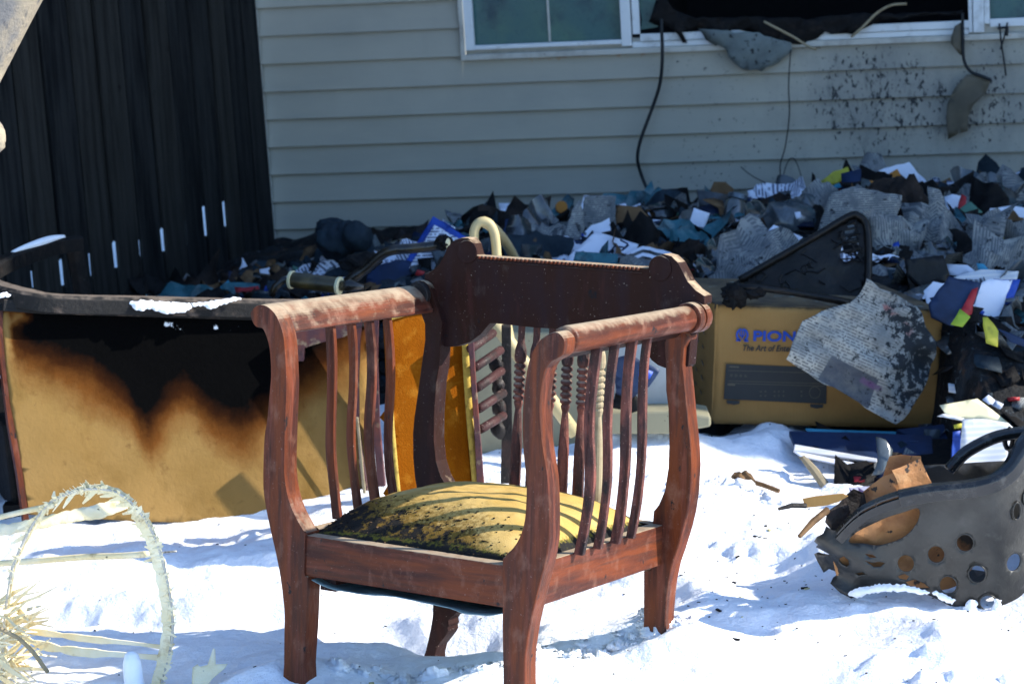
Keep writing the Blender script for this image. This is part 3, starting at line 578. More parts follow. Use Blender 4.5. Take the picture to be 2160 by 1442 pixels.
for i in range(len(bounds)-1):
    a0, a1 = bounds[i]+.007, bounds[i+1]-.007; zt = 2.45+fr_.uniform(-.01, .01); off = fr_.uniform(0, .008)
    def cut(edge):
        for e_ in edges:
            if abs(e_-edge) < .03: return slit_by[e_]
    R_ = [(a1, -.15)]; Lf = []
    c1 = cut(bounds[i+1]); c0 = cut(bounds[i])
    poly = [(a0, -.1), (a1, -.1)]
    if c1: poly += [(a1, c1[1]), (a1-.007, c1[1]), (a1-.008, c1[2]), (a1, c1[2])]
    poly += [(a1, zt), (a0, zt)]
    if c0: poly += [(a0, c0[2]), (a0+.007, c0[2]), (a0+.006, c0[1]), (a0, c0[1])]
    b = MB(); b.prism(poly, lambda a, z, d: FPL.p(a, z)+fnm*(d+off), 0, .012)
    b.build('board', M['fence' if fr_.random() < .55 else 'fence2'], fence)
    b = MB()                                    # dark batten behind each joint, interrupted where daylight shows
    segs = [(-.1, zt-.05)] if not c1 else [(-.1, c1[1]), (c1[2], zt-.05)]
    for (q0, q1) in segs:
        b.hexa([FPL.p(a1-.03, q0)-fnm*.004, FPL.p(a1+.03, q0)-fnm*.004, FPL.p(a1+.03, q0)-fnm*.014, FPL.p(a1-.03, q0)-fnm*.014], [FPL.p(a1-.03, q1)-fnm*.004, FPL.p(a1+.03, q1)-fnm*.004, FPL.p(a1+.03, q1)-fnm*.014, FPL.p(a1-.03, q1)-fnm*.014])
    b.build('batten', M['fencegap'], fence)
# ------------------------------------------------------------ the broken armchair (local frame: x right, y back, z up, seat rail top = 0)
CX, CZ, CYAW, CTX, CTY, CW, CH, CE, CD, CA, CXA, CB, CXB = (-0.40318669, -1.33997208, -0.56911024, -0.12228741, 0.01967846, 0.43115772, 0.07773211, 0.0478387, 0.53699138, 0.40729873, 0.31423319, 0.4915492, 0.19676295)
def Rm(yaw, tx, ty):
    cz, s_ = math.cos(yaw), math.sin(yaw)
    return np.array([[cz, -s_, 0], [s_, cz, 0], [0, 0, 1]])@np.array([[1, 0, 0], [0, math.cos(tx), -math.sin(tx)], [0, math.sin(tx), math.cos(tx)]])@np.array([[math.cos(ty), 0, math.sin(ty)], [0, 1, 0], [-math.sin(ty), 0, math.cos(ty)]])
CR = Rm(CYAW, CTX, CTY); CO = np.array([CX, 4.6, CZ+CAMZ]); ZF = .36
chair = bpy.data.objects.new('armchair', None); C.objects.link(chair)
base0 = CO+CR@np.array([CW/2, CD/2, -ZF])
chair.matrix_world = Matrix([[*CR[i], base0[i]] for i in range(3)]+[[0, 0, 0, 1]])
BASE[chair.name] = np.array([CW/2, CD/2, -ZF])
tag(chair, 'red-brown wooden armchair with scrolled slatted arms and a half-burnt gold seat, standing in the snow', 'armchair')
def loc(px, py, ax, val):
    d = CR.T@ray(px, py); o = CR.T@(CAM-CO); t = (val-o[ax])/d[ax]; return o+t*d
def front(pts, y): return [tuple(loc(px, py, 1, y)[[0, 2]]) for px, py in pts]
TL = .040
FLo = [(541.6, 644.7), (530, 656), (529, 667), (534, 681), (541.6, 689.5), (553, 692), (560, 704), (566.6, 725), (569.7, 745.7), (571.8, 787), (569.7, 818.5), (566.6, 849.7), (563.5, 887), (558, 920), (555.5, 976), (555.5, 1027), (560, 1065), (569, 1110), (582, 1167), (591, 1214), (597, 1261), (600, 1294), (599.5, 1344), (599, 1400), (599, 1470)]
FLi = [(640, 1470), (640, 1403), (645, 1328), (647.7, 1261), (648.7, 1217), (642, 1209), (644, 1129), (645.7, 1128), (637, 1113.5), (620.7, 1084), (608, 1051), (601, 1013.6), (599, 976), (600, 934), (602, 870), (604, 818.5), (603.4, 787), (601, 741.5), (598, 710), (591.6, 687), (583, 666.6), (568.7, 650), (554, 643)]
FRo = [(1176, 700.6), (1163.6, 701.6), (1145.5, 710.7), (1131, 727), (1120, 746.7), (1112, 773.8), (1106.6, 810), (1102, 860), (1101, 903.6), (1103, 950.5), (1107.7, 997), (1109.5, 1022.6), (1108.8, 1058.6), (1106, 1094.7), (1098.7, 1123.6), (1084, 1152), (1062.6, 1174), (1059, 1190), (1059, 1282), (1059, 1338), (1061, 1442), (1062, 1530)]
FRi = [(1107, 1530), (1107, 1442), (1107, 1393), (1109.7, 1365.6), (1115, 1329.4), (1122, 1296), (1129, 1268), (1139, 1226.7), (1150, 1185), (1157, 1143), (1158, 1112), (1158, 1076), (1157, 1040), (1154.6, 1004.6), (1149, 968.5), (1142.7, 925), (1139, 878), (1139.4, 842), (1143.8, 806), (1150, 780), (1160, 764), (1171, 757.5), (1185, 748.5), (1190.6, 730.5), (1189, 714)]
def leg(poly, y0, y1, m, bev=.003, name='leg'):
    b = MB(); b.prism(poly, lambda a, z, d: (a, d, z), y0, y1); return b.build(name, m, chair, bevel=bev)
def sm_leg(P, zc): 
    # only the curved part is smoothed
    return smoothpoly(P, 3)
pFL = sm_leg(front(FLo+FLi, 0), 0); pFR = sm_leg(front(FRo+FRi, 0), 0)
leg(pFL, 0, TL, M['wood']); leg(pFR, 0, TL, M['wood'])
BRl = [(1403.4, 777), (1404, 824), (1408.8, 860), (1410.6, 932), (1408.8, 986), (1401.6, 1033), (1389, 1064), (1378, 1078), (1376, 1100), (1372, 1200), (1357, 1202), (1357, 1293), (1356, 1420)]
BRr = [(1400, 1420), (1402, 1320), (1402.8, 1296), (1405.6, 1260), (1409.7, 1226.7), (1416.7, 1193), (1429, 1157), (1441.7, 1115.6), (1450, 1080), (1455.7, 1040), (1459, 986), (1457.5, 950), (1450, 878), (1445, 824), (1439.5, 770), (1442, 734), (1452, 712)]
yb0, yb1 = CD-.034, CD+.006
BRup = front(BRr, yb0); BRl_ = front(BRl, yb0)
# scroll top of the rear posts
XA = CXA-.004; RA = .0255; cR_ = (CW/2+XA, CA); cL_ = (CW/2-XA, CA)
def scroll(c, r, a0, a1, n=12): return [(c[0]+r*math.cos(math.radians(a0+(a1-a0)*k/n)), c[1]+r*math.sin(math.radians(a0+(a1-a0)*k/n))) for k in range(n+1)]
pBR = BRl_+BRup+scroll(cR_, RA+.004, -110, 150)+[(BRl_[0][0]-.004, BRl_[0][1]+.05)]
leg(pBR, yb0, yb1, M['wood'])
mir = lambda P: [(CW-x, z) for x, z in P][::-1]
zcut = -.19
BLup = mir(BRup)                # outer side, top -> bottom after reversal of order
pBRm = mir(pBR)
low = front([(922, 1225), (913, 1275), (912, 1300), (908, 1325), (903, 1350), (898, 1370), (894, 1383), (893, 1400), (918, 1400), (917, 1380), (922, 1362), (930, 1352), (941, 1338), (945, 1330), (944, 1322), (947, 1318), (945, 1308), (949, 1302), (956, 1298), (962, 1292), (969, 1285), (970, 1225)], yb0)
keep = [q for q in pBRm if q[1] > -.12]
# order: pBRm runs inner.. ; rebuild explicitly: outer side (smaller x) going down, then burnt stump, then inner side going up
up_ = [q for q in mir(BRup) if q[1] > -.12]; inn = [q for q in mir(BRl_) if q[1] > -.12]
up_ = sorted(up_, key=lambda q: -q[1]); inn = sorted(inn, key=lambda q: q[1])
pBL = up_+low+inn+[(CW-(BRl_[0][0]-.004), BRl_[0][1]+.05)]+[(CW-x, z) for x, z in scroll(cR_, RA+.004, -110, 150)][::-1]
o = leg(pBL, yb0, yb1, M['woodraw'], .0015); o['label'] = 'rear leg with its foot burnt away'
# rails
def lbox(b, x0, x1, y0, y1, z0, z1): b.box(((x0+x1)/2, (y0+y1)/2, (z0+z1)/2), x1-x0, y1-y0, z1-z0)
b = MB(); lbox(b, -.012, CW+.012, .004, .034, -CH, 0); b.build('seat_rail', M['woodx'], chair, bevel=.0025)
xr = CW+CE
b = MB(); lbox(b, xr-.030, xr, TL-.004, yb0+.004, -CH, .001); b.build('seat_rail', M['woody'], chair, bevel=.0025)
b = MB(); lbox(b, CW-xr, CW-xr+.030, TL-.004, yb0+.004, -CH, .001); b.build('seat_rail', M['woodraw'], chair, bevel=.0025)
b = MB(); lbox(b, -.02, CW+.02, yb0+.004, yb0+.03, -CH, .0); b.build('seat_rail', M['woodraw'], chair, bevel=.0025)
b = MB()
lbox(b, .004, .04, .036, .075, -CH-.03, -.002)  # corner block behind the left front leg
b.build('corner_block', M['slat'], chair, bevel=.001)
# arms: round roll that flares into a flat inner board
hk = front([(541.6, 689.5), (534, 681), (529, 667), (530, 656), (541.6, 644.7), (554, 643), (568.7, 650), (583, 666.6), (591.6, 687), (596, 704), (577, 702), (562, 696), (553, 692)], 0)
arm_y1 = yb0
hk = smoothpoly(hk, 4)
b = MB(); b.prism(hk, lambda a, z, d: (a, d, z), TL, arm_y1+.002); o = b.build('arm_rail', M['woody'], chair, smooth=False, bevel=.002)
b = MB(); b.lathe((cR_[0], TL-.002, cR_[1]), (0, 1, 0), [(0, .0245), (.01, .0252), (.10, .0248), (.25, .0243), (.40, .0245), (arm_y1-TL-.012, .0246)], 28)
b.build('arm_rail', M['woody'], chair, smooth=True)
mh = [(CW-x, z) for x, z in hk]
cc = [q for q in mh if q[0] < cR_[0]-.010]
b = MB(); b.prism([(cR_[0]-.006, CA-.02), (cR_[0]-.012, CA+.010), (cR_[0]-.030, CA-.004), (cR_[0]-.045, CA-.036), (cR_[0]-.030, CA-.040)], lambda a, z, d: (a, d, z), TL, arm_y1+.002); b.build('arm_board', M['woodraw'], chair)
b = MB(); b.lathe((cR_[0]+.002, yb0-.016, cR_[1]+.001), (0, 1, 0), [(0, .0275), (.001, .0295), (.021, .0295), (.022, .0270), (.0265, .0270), (.0270, .0300), (.046, .0300), (.047, .027)], 32)
b.build('scroll_collar', M['wood'], chair, smooth=False)
b = MB(); b.lathe((cL_[0]-.001, yb0-.012, cL_[1]), (0, 1, 0), [(0, .0245), (.002, .0270), (.04, .0280), (.052, .0265)], 32)
b.build('scroll_collar', M['burntwood'], chair, smooth=False)
# arm slats
trace = [(1246.5, 726), (1239, 780), (1234, 840), (1232, 900), (1232.5, 955), (1232, 1005), (1229, 1048), (1223.5, 1090), (1216.5, 1131), (1209, 1169)]
tr = [loc(px, py, 1, .165)[[0, 2]] for px, py in trace]; tr = smoothpoly([tuple(q) for q in tr], 3, False)
for i, ys in enumerate((.165, .232, .295, .358)):
    for side in (1, -1):
        wv = .0185+.002*random.Random(i).uniform(-1, 1)
        w_ = [wv*(.97+.04*math.sin(k*.5+i)) for k in range(len(tr))]
        L_ = [(x, z) for x, z in tr]; R2_ = [(x+w_[k], z) for k, (x, z) in enumerate(tr)]
        poly = L_+R2_[::-1]
        if side < 0: poly = [(CW-x, z) for x, z in poly]
        b = MB(); yy = ys if side > 0 else ys+.004
        wv = wv
        b.prism(poly, lambda a, z, d: (a, d+.002*math.sin(z*20+i), z), yy, yy+.0105)
        b.build('arm_slat', M['slat'] if side > 0 else M['wood'], chair, bevel=.0018)
# crest rail of the back
bt = [(945, 732), (926, 728), (924, 700), (918, 660), (905, 610), (895, 590), (895, 578), (912.5, 569.8), (926, 557), (936.5, 538), (943, 521), (957, 507.4), (974, 501), (988, 502), (998, 514), (1001.6, 528), (1005, 539),
      (1368, 565), (1370, 555), (1382, 541.7), (1399, 535.5), (1416, 540), (1430, 553.7), (1440, 572.5), (1450, 593), (1467.5, 612), (1486, 624), (1486, 640), (1468, 652), (1458, 700), (1452, 770), (1440, 780), (1402, 776), (1387, 770), (1374, 760), (1362, 742), (1352, 722), (1336, 708), (1320, 703),
      (1128, 691), (1045, 682), (1032, 682.5), (1012, 706), (991, 721.5), (964, 730)]
pb = front(bt, CD-.020)
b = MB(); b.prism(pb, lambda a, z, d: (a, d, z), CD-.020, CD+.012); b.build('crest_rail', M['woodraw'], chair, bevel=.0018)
b = MB()
q0 = loc(1010, 541, 1, CD-.024); q1 = loc(1345, 565, 1, CD-.024)
for k in range(40):
    t = k/39; p = q0*(1-t)+q1*t
    b.blob((p[0], CD-.0225, p[2]-.0015), .0031, .0036, .0036, 0, 10)
b.build('beading', M['wood'], chair, smooth=True)
b = MB(); lbox(b, q0[0]-.004, q1[0]+.008, CD-.022, CD-.0195, q0[2]-.011, q0[2]-.0085)
o = b.build('bead_moulding', M['woodraw'], chair)
for (px, py, r) in ((985, 531, .0235), (1392, 566, .0245)):
    c = loc(px, py, 1, CD-.022); b = MB(); b.lathe((c[0], CD-.0232, c[2]), (0, 1, 0), [(0, r-.0012), (.0008, r), (.004, r)], 32); b.build('boss', M['woodraw'], chair)
# turned back spindles
zt_ = loc(1101, 693, 1, CD)[2]
for i, (tx, ty, bx, by) in enumerate(((1101, 690, 1086, 1012), (1133, 690, 1120, 1018), (1166, 692, 1153, 1022), (1200, 694, 1185, 1028), (1233, 696, 1219, 1034), (1267, 700, 1258, 1040))):
    A_ = loc(tx, ty, 1, CD-.004); B_ = loc(bx, by, 1, CD-.004); L_ = np.linalg.norm(B_-A_); m_ = M['slat'] if i < 5 else M['stick']  # last spindle takes a paler wood: its sunlit look put into colour
    pr = [(0, .0075), (.03, .007), (.045, .0075), (.06, .0115), (.075, .0125), (.085, .011)]
    pr = [(d*L_/.33, r) for d, r in pr]; d0 = .27*L_
    for k in range(6): pr += [(d0, .0075), (d0+.004, .0118), (d0+.0085, .0118), (d0+.0115, .0078)]; d0 += .0128
    pr += [(d0+.004, .0095), (d0+.016, .0062), (L_*.62, .0078), (L_*.8, .0112), (L_+.03, .0118)]
    b = MB(); b.lathe(A_-(B_-A_)/L_*.012, B_-A_, pr, 14); b.build('turned_spindle', m_, chair, smooth=False)
# seat cushion
n = 90; vs = []; fs = []; bu = []; rim = []; uv = []
for i in range(n+1):
    for j in range(n+1):
        u, v = -1+2*i/n, -1+2*j/n
        x = CW/2+u*(.245-.004*v*v); y = .028+(v+1)/2*(CD-.060)
        x = CW/2+(x-CW/2)*(1-.02*abs(v)**3)
        h = (max(0, 1-abs(u)**3.0)**.58)*(max(0, 1-abs(v)**3.0)**.60)
        nz = .004*float(fbm(np.array([x*11]), np.array([y*11]), 3, 3)[0])+.0015*float(fbm(np.array([x*45]), np.array([y*45]), 2, 8)[0])
        z = -.010+.086*h*(1+.06*u-.08*v)+nz*(h+.15)
        if v < -.45: z -= .014*math.exp(-((v+.8)/.22)**2)*max(0, 1-abs(u+.15)**2)
        vs.append((x, y, z)); uv.append((x, y))
        e = max(abs(u), abs(v))
        bfront = (-.50-v)*1.5+(.25-u)*.25
        if u < -.55: bfront += (-.55-u)*1.9*(1 if v < .1 else max(0, 1-(v-.1)*2.2))
        if u > .45: bfront -= (u-.45)*1.8
        bu.append(min(1.12, max(-.3, .44+bfront*.88))); rim.append(max(0, (e-.88)/.10)*(1 if (u > .5 or v < -.6) else .6))
for i in range(n):
    for j in range(n): k = i*(n+1)+j; fs.append((k, k+n+1, k+n+2, k+1))
b = MB(); b.add(vs, fs, uv=uv, attrs={'burn': bu, 'rim': rim}); seat = b.build('seat_cushion', M['velvetseat'], chair, smooth=True)
# charred crumbs and strands of stuffing lying along the front of the cushion
b = MB(); r_ = random.Random(9)
V_ = np.array(vs).reshape(n+1, n+1, 3)
for k in range(420):
    u = r_.betavariate(1.3, 1.3); v = abs(r_.gauss(.05, .14)) if k % 5 else r_.uniform(0, .36)*(1-u)
    if v > .36 or v > .2+.25*(1-u): continue
    p = V_[int(u*n), int(v*n)]; s_ = r_.uniform(.0006, .0028)
    a_ = r_.uniform(0, 3.1); Rz = np.array([[math.cos(a_), -math.sin(a_), 0], [math.sin(a_), math.cos(a_), 0], [0, 0, 1]])
    b.box((p[0], p[1], p[2]+s_*.3), s_*r_.uniform(.8, 3), s_, s_*.7, Rz, mi=0 if r_.random() < .8 else (1 if r_.random() < .75 else 2))
b.build('charred_crumbs', [M['char'], M['brown'], M['brown']], chair)['kind'] = 'stuff'
# torn lining sagging under the seat
b = MB(); vs = []; fs = []; n2 = 36
for i in range(n2+1):
    for j in range(n2+1):
        u, v = -1+2*i/n2, -1+2*j/n2
        x = CW/2+u*(CW/2+.030); y = .012+(v+1)/2*(CD-.05)
        sag = (1-abs(u)**3)*.014+(.010*(.5+.5*math.sin(x*17+1))+.010*(.5+.5*u))*(1-abs(u)**6)
        z = -CH-.001-sag*(1-.18*abs(v)**4)*(.55 if v > .9 else 1)-.004*float(fbm(np.array([x*20]), np.array([y*20]), 2, 4)[0])
        vs.append((x, y, z))
for i in range(n2):
    for j in range(n2): k = i*(n2+1)+j; fs.append((k, k+1, k+n2+2, k+n2+1))
b.add(vs, fs); b.build('lining', M['slate'], chair, smooth=True, solid=.0015)
# ------------------------------------------------------------ scorched sofa seen from behind
SY = 5.93
SYAW = math.radians(20)
SP = tilted(300, 900, SY, 11, 20)
SPn = SP.n
def sy(px): return SY+(px-300)/5400*SY*math.tan(SYAW)
sofa = empty('sofa', ground(300, 1078, .03), 'scorched sofa seen from behind, tan back burnt black at the top', 'sofa')
pan = [(8, 650), (4, 700), (12, 780), (20, 850), (36, 930), (46, 990), (62, 1085), (300, 1100), (560, 1105), (700, 1105), (775, 1105), (772, 655), (560, 655), (300, 650)]
pp = [SP.uv(*q) for q in pan]
bnd = [(0, 650), (8, 715), (20, 740), (60, 762), (110, 778), (160, 800), (200, 815), (240, 840), (270, 868), (295, 910), (310, 935), (330, 905), (352, 865), (375, 838), (398, 828), (415, 850), (450, 878), (500, 905), (530, 900), (570, 865), (620, 820), (700, 760), (780, 700)]
bu_ = [SP.uv(*q) for q in bnd]
def burn_fn(x, y):
    yb = np.interp(x, [q[0] for q in bu_], [q[1] for q in bu_]); v = np.clip(.50+(y-yb)*3.6+.10*fbm(x*6, y*4, 3, 4), -.2, 1.25)
    c = SP.uv(30, 668); d = np.exp(-(((x-c[0])/.05)**2+((y-c[1])/.016)**2)); c2 = SP.uv(10, 700); d = d+np.exp(-(((x-c2[0])/.012)**2+((y-c2[1])/.05)**2))
    return v-np.clip(d, 0, 1)*.62
def fleck_fn(x, y):
    g = 0
    for (px, py, r) in ((492, 690, .016), (455, 690, .014), (380, 690, .02), (350, 685, .012)):
        c = SP.uv(px, py); g = g+1.0*np.exp(-((x-c[0])**2+(y-c[1])**2)/r**2)
    return g*.75
v2, fs = fill(ragged(pp, .03, .0), .022)
A = np.array(v2); dz = .006*fbm(A[:, 0]*3, A[:, 1]*3, 3, 2)+.002*fbm(A[:, 0]*14, A[:, 1]*14, 2, 6)
b = MB(); b.add([SP.p(x, y, z) for (x, y), z in zip(v2, dz)], fs, attrs={'burn': list(burn_fn(A[:, 0], A[:, 1])), 'fleck': list(fleck_fn(A[:, 0], A[:, 1]))})
b.build('back_panel', M['tan'], sofa, smooth=True, solid=.006)
path = []
for (px, py, dy) in ((765, 650, 0), (560, 650, 0), (300, 644, 0), (126, 640, .0), (60, 630, .02), (12, 618, .08), (-22, 604, .17), (-32, 588, .30), (-12, 568, .42), (30, 548, .53), (80, 530, .62), (120, 518, .68), (166, 512, .72)):
    p = at(px, py, sy(px)+dy+.045); path.append(tuple(p))
path = smoothpoly(path, 6, False)
b = MB(); kk = 7*6
b.sweep(path[:kk], [(-.024, -.020), (.024, -.020), (.024, .014), (.014, .021), (-.014, .021), (-.024, .014)]); b.build('top_rail', M['sofarail'], sofa, bevel=.002)
b = MB(); b.sweep(path[kk-1:], [(-.022, -.020), (.022, -.020), (.022, .014), (.014, .019), (-.014, .019), (-.022, .014)]); o = b.build('arm_rail', M['char'], sofa, bevel=.002)
b = MB(); pe = at(155, 512, SY+.765); pf = at(178, 640, SY+.765); b.tube([pe, pe*.6+pf*.4, pf, (pf[0]+.01, pf[1], 0)], .024, 8, up=(0, 1, 0)); b.build('arm_post', M['char'], sofa)
# front faces of the rail: board under the top
b = MB(); q = [SP.uv(*t) for t in ((6, 632), (300, 634), (565, 640), (775, 645), (775, 690), (560, 676), (300, 668), (95, 662), (4, 656))]
b.prism(q, lambda x, y, d: SP.p(x, y, d), .0, .014); b.build('rail_face', M['sofarail'], sofa, bevel=.002)
b = MB(); q = [SP.uv(*t) for t in ((-8, 655), (6, 655), (5, 700), (12, 780), (20, 850), (36, 930), (46, 990), (62, 1100), (50, 1100), (36, 1000), (18, 900), (4, 790), (-6, 720))]
b.prism(q, lambda x, y, d: SP.p(x, y, d), -.03, .004); b.build('side_frame', M['wood'], sofa)
# seat, right-hand frame
b = MB(); c0 = SP.p(*pp[0]); 
sA = at(20, 900, sy(20)); sB = at(770, 900, sy(770)); sN = np.array([-math.sin(SYAW), math.cos(SYAW), 0])
def srect(d, z): return [np.array([*(q+sN*k)[:2], z]) for q, k in ((sA, d), (sB, d), (sB, .62), (sA, .62))]
b.hexa(srect(.08, .06), srect(.10, .28)); b.build('seat', M['char'], sofa, bevel=.01)
def band(name, pts, y0, m, parent, th=.02, **k):
    """flat wooden member: outline seen at pixels, at depth y0, th deep"""
    pl = tilted(pts[0][0], pts[0][1], y0); b = MB(); b.prism([pl.uv(*q) for q in pts], lambda x, y, d: pl.p(x, y, d), 0, -th); return b.build(name, m, parent, bevel=.002, **k)
band('diagonal_brace', [(612, 704), (665, 682), (725, 656), (762, 648), (762, 690), (725, 711), (680, 722), (642, 734), (641, 762), (628, 762), (626, 738), (612, 742)], sy(700)-.05, M['purplewood'], sofa, .03)
band('end_post', [(742, 648), (768, 648), (760, 720), (757, 800), (758, 902), (768, 980), (784, 1075), (770, 1075), (757, 980), (752, 900), (744, 780)], sy(750)-.06, M['purplewood'], sofa, .03)
band('end_post', [(772, 645), (799, 645), (796, 760), (801, 902), (818, 1075), (800, 1075), (786, 900), (778, 760)], sy(790)-.07, M['purplewood'], sofa, .04)
band('stripped_cane', [(750, 880), (756, 880), (766, 980), (775, 1070), (768, 1070), (760, 985)], sy(755)-.09, M['stick'], sofa, .006)
for q, k in ((sA, .08), (sB, .08), (sB, .55), (sA, .55)): b = MB(); b.box((*(q+sN*k)[:2], .02), .04, .04, .14); b.build('foot', M['char'], sofa)

def snowpatch(name, px, y0, label, dz=0, th=.008, step=.004, parent=None, pl=None, cat='snow'):
    pl = pl or Plane(at(px[0][0], px[0][1], y0), (1, 0, 0), (0, 1, 0))
    poly = ragged([pl.uv(*q) for q in px], step, .0022, random.Random(len(px)))
    v2, fs = fill(poly, .005); P_ = np.array(poly)
    vs = []
    for (x, y) in v2:
        d = min(np.hypot(P_[:, 0]-x, P_[:, 1]-y)); vs.append(pl.p(x, y, th*min(1, (d/.010))**.6+.001+.003*float(fbm(np.array([x*90]), np.array([y*90]), 3)[0])))
    b = MB(); b.add(vs, fs); return tag(b.build(name, M['snow'], parent, base=None if parent else pl.o, smooth=True), label, cat if not parent else None)
SR = tilted(330, 642, sy(330)+.015, 40, 20)
for nm_, pts_ in (('long snow patch hanging over the middle of the sofa rail', [(268, 636), (300, 633), (350, 638), (398, 640), (404, 650), (388, 660), (368, 661), (350, 664), (330, 657), (318, 651), (300, 655), (288, 655), (280, 648)]),
                  ('thin snow patch on the sofa rail just right of the long one', [(402, 640), (440, 636), (480, 630), (505, 626), (510, 630), (480, 640), (452, 650), (440, 653), (430, 646), (408, 647)]),
                  ('small snow crust at the left bend of the sofa rail', [(-4, 622), (14, 617), (24, 620), (18, 626), (0, 630)])):
    snowpatch('snow_patch', pts_, SY, nm_, pl=SR)
ap = Plane(at(80, 528, SY+.62), (1, .2, 0), (-.2, 1, 0.0)); ap.n = np.array([0, 0, 1.0])
b = MB(); pa = [np.array(p) for p in path[int(9.0*6):int(11.6*6)]]
b.sweep([p+np.array([0, -.006, .022]) for p in pa], [(-.014, -.004), (.014, -.004), (.010, .005), (0, .008), (-.012, .004)], scale=[.4+.8*math.sin(3.1*i/len(pa)) for i in range(len(pa))])
tag(b.build('snow_patch', M['snow'], base=pa[0], smooth=True), 'bluish snow strip on the charred left arm of the sofa', 'snow')
# ------------------------------------------------------------ orange velvet settee behind the chair
VY = 5.62
st = empty('settee', tuple(at(920, 1045, VY)), 'burnt settee end with orange velvet and yellow piping, standing behind the armchair', 'settee')
VP = tilted(900, 850, VY, 6, 22)
sheet('velvet_panel', [(816, 662), (900, 646), (975, 640), (986, 740), (1000, 1012), (960, 1060), (834, 1060), (826, 900)], VP, M['velvet'], parent=st, thick=.03, curl=.006, freq=5, spacing=.02)
def strip(name, pts, r, pl, m, parent, d=.006):
    P_ = smoothpoly([pl.uv(*q) for q in pts], 5, False); b = MB(); b.tube([pl.p(x, y, d) for x, y in P_], r, 8, up=tuple(pl.n)); return b.build(name, m, parent, smooth=True)
strip('piping', [(816, 670), (850, 660), (884, 650), (930, 645), (970, 642)], .0075, VP, M['piping'], st)
strip('piping', [(978, 640), (980, 740), (988, 870), (1002, 1030)], .0085, VP, M['piping'], st)
strip('piping', [(818, 680), (822, 850), (830, 960), (838, 1040)], .0065, VP, M['piping'], st)
band('post', [(984, 690), (998, 690), (1004, 800), (1012, 900), (1022, 1025), (1006, 1025), (1000, 900), (992, 780)], VY-.01, M['purplewood'], st, .03)
for (x0, y0, x1, y1) in ((992, 736, 1040, 702), (1002, 775, 1056, 738), (1006, 818, 1058, 782), (1010, 862, 1062, 828), (1014, 905, 1062, 876)):
    a = at(x0, y0, VY+.02); c = at(x1, y1, VY+.14); b = MB(); b.tube([a, a*.5+c*.5, c], .0105, 8); b.build('rung', M['rung'], st, smooth=True)
band('charred_post', [(1058, 690), (1078, 690), (1080, 860), (1084, 1020), (1056, 1020), (1060, 860)], VY+.16, M['burntwood'], st, .035)
b = MB()
for (x0, y0) in ((1048, 770), (1050, 815), (1052, 860), (1050, 905)): b.blob(at(x0, y0, VY+.15), .016, .014, .020, .3, 14, seed=y0)
b.build('charred_joint', M['burntwood'], st, smooth=True)
# ------------------------------------------------------------ broken black laundry hamper with a paper bag in it
HY = 4.98
HP = tilted(1950, 1150, HY, -6, -6)
ham = empty('laundry_hamper', tuple(at(1950, 1290, HY)), 'cracked black plastic laundry hamper with round holes lying melted in the snow', 'laundry hamper')
def circ(cx, cy, rx, ry=None, n=20, ph=0): ry = ry or rx; return [(cx+rx*math.cos(2*math.pi*k/n+ph), cy+ry*math.sin(2*math.pi*k/n+ph)) for k in range(n)]
out = [(1757, 1128), (1744, 1122), (1737, 1134), (1724, 1142), (1718, 1155), (1726, 1160), (1722, 1170), (1738, 1172), (1756, 1178), (1740, 1183), (1726, 1186), (1719, 1193), (1726, 1206), (1738, 1222), (1750, 1214), (1772, 1218), (1758, 1228), (1752, 1238), (1772, 1252), (1796, 1262), (1815, 1256), (1826, 1244), (1856, 1240), (1890, 1240), (1930, 1244), (1965, 1256), (2000, 1274), (2030, 1288), (2060, 1300), (2090, 1316), (2140, 1330), (2200, 1330), (2330, 1330), (2330, 880), (2200, 925), (2160, 952), (2130, 984), (2100, 1002), (2057, 1016), (1970, 1032), (1900, 1048), (1850, 1068), (1800, 1102), (1780, 1128)]
slot = smoothpoly([(1790, 1146), (1822, 1151), (1850, 1155), (1880, 1146), (1910, 1130), (1932, 1104), (1940, 1082), (1934, 1070), (1905, 1080), (1860, 1096), (1822, 1120)], 3)
holes = [slot, circ(2035, 1141, 18.5), circ(1974.5, 1167, 18.5), circ(2060.5, 1206, 18.5), circ(1999.5, 1231, 19), circ(1911, 1189, 18.5), circ(2083, 1266, 18, 16), circ(2146, 1082, 9, 18), circ(2168, 1060, 7, 16), circ(2140, 1190, 16, 18), circ(2180, 1240, 14, 18),
         [(1771, 1180), (1780, 1174), (1790, 1182), (1792, 1194), (1786, 1200), (1776, 1196), (1770, 1188)], [(1822, 1182), (1840, 1188), (1856, 1186), (1868, 1189), (1858, 1196), (1844, 1197), (1834, 1190)], [(1824, 1170), (1840, 1172), (1850, 1178), (1836, 1178)],
         [(1802, 1214), (1818, 1209), (1828, 1213), (1812, 1218)], [(1894, 1216), (1908, 1211), (1918, 1216), (1912, 1224), (1898, 1222)], [(1910, 1228), (1930, 1222), (1950, 1230), (1962, 1240), (1940, 1240), (1918, 1236)]]
h0 = HP.uv(2085, 1150)[0]; h1 = HP.uv(1800, 1150)[0]; htop = HP.uv(1950, 1000)[1]; hbot = HP.uv(1950, 1260)[1]
def hdisp(x, y):
    r = np.clip(x-h0, 0, 9); l = np.clip(h1-x, 0, 9)
    return -(r*r*6.5)+.010*np.sin(x*9)-l*l*6+.020*np.clip(h1+.08-x, 0, .2)/.1*np.sin(y*55+x*25)*.6+.004*np.sin(y*34+x*13)*np.clip((h1+.2-x)/.2, 0, 1)
sheet('side_wall', out, HP, M['plastic'], parent=ham, thick=.003, curl=.006, freq=6, holes=holes, disp=hdisp, spacing=.012, step=.02, rag=0)
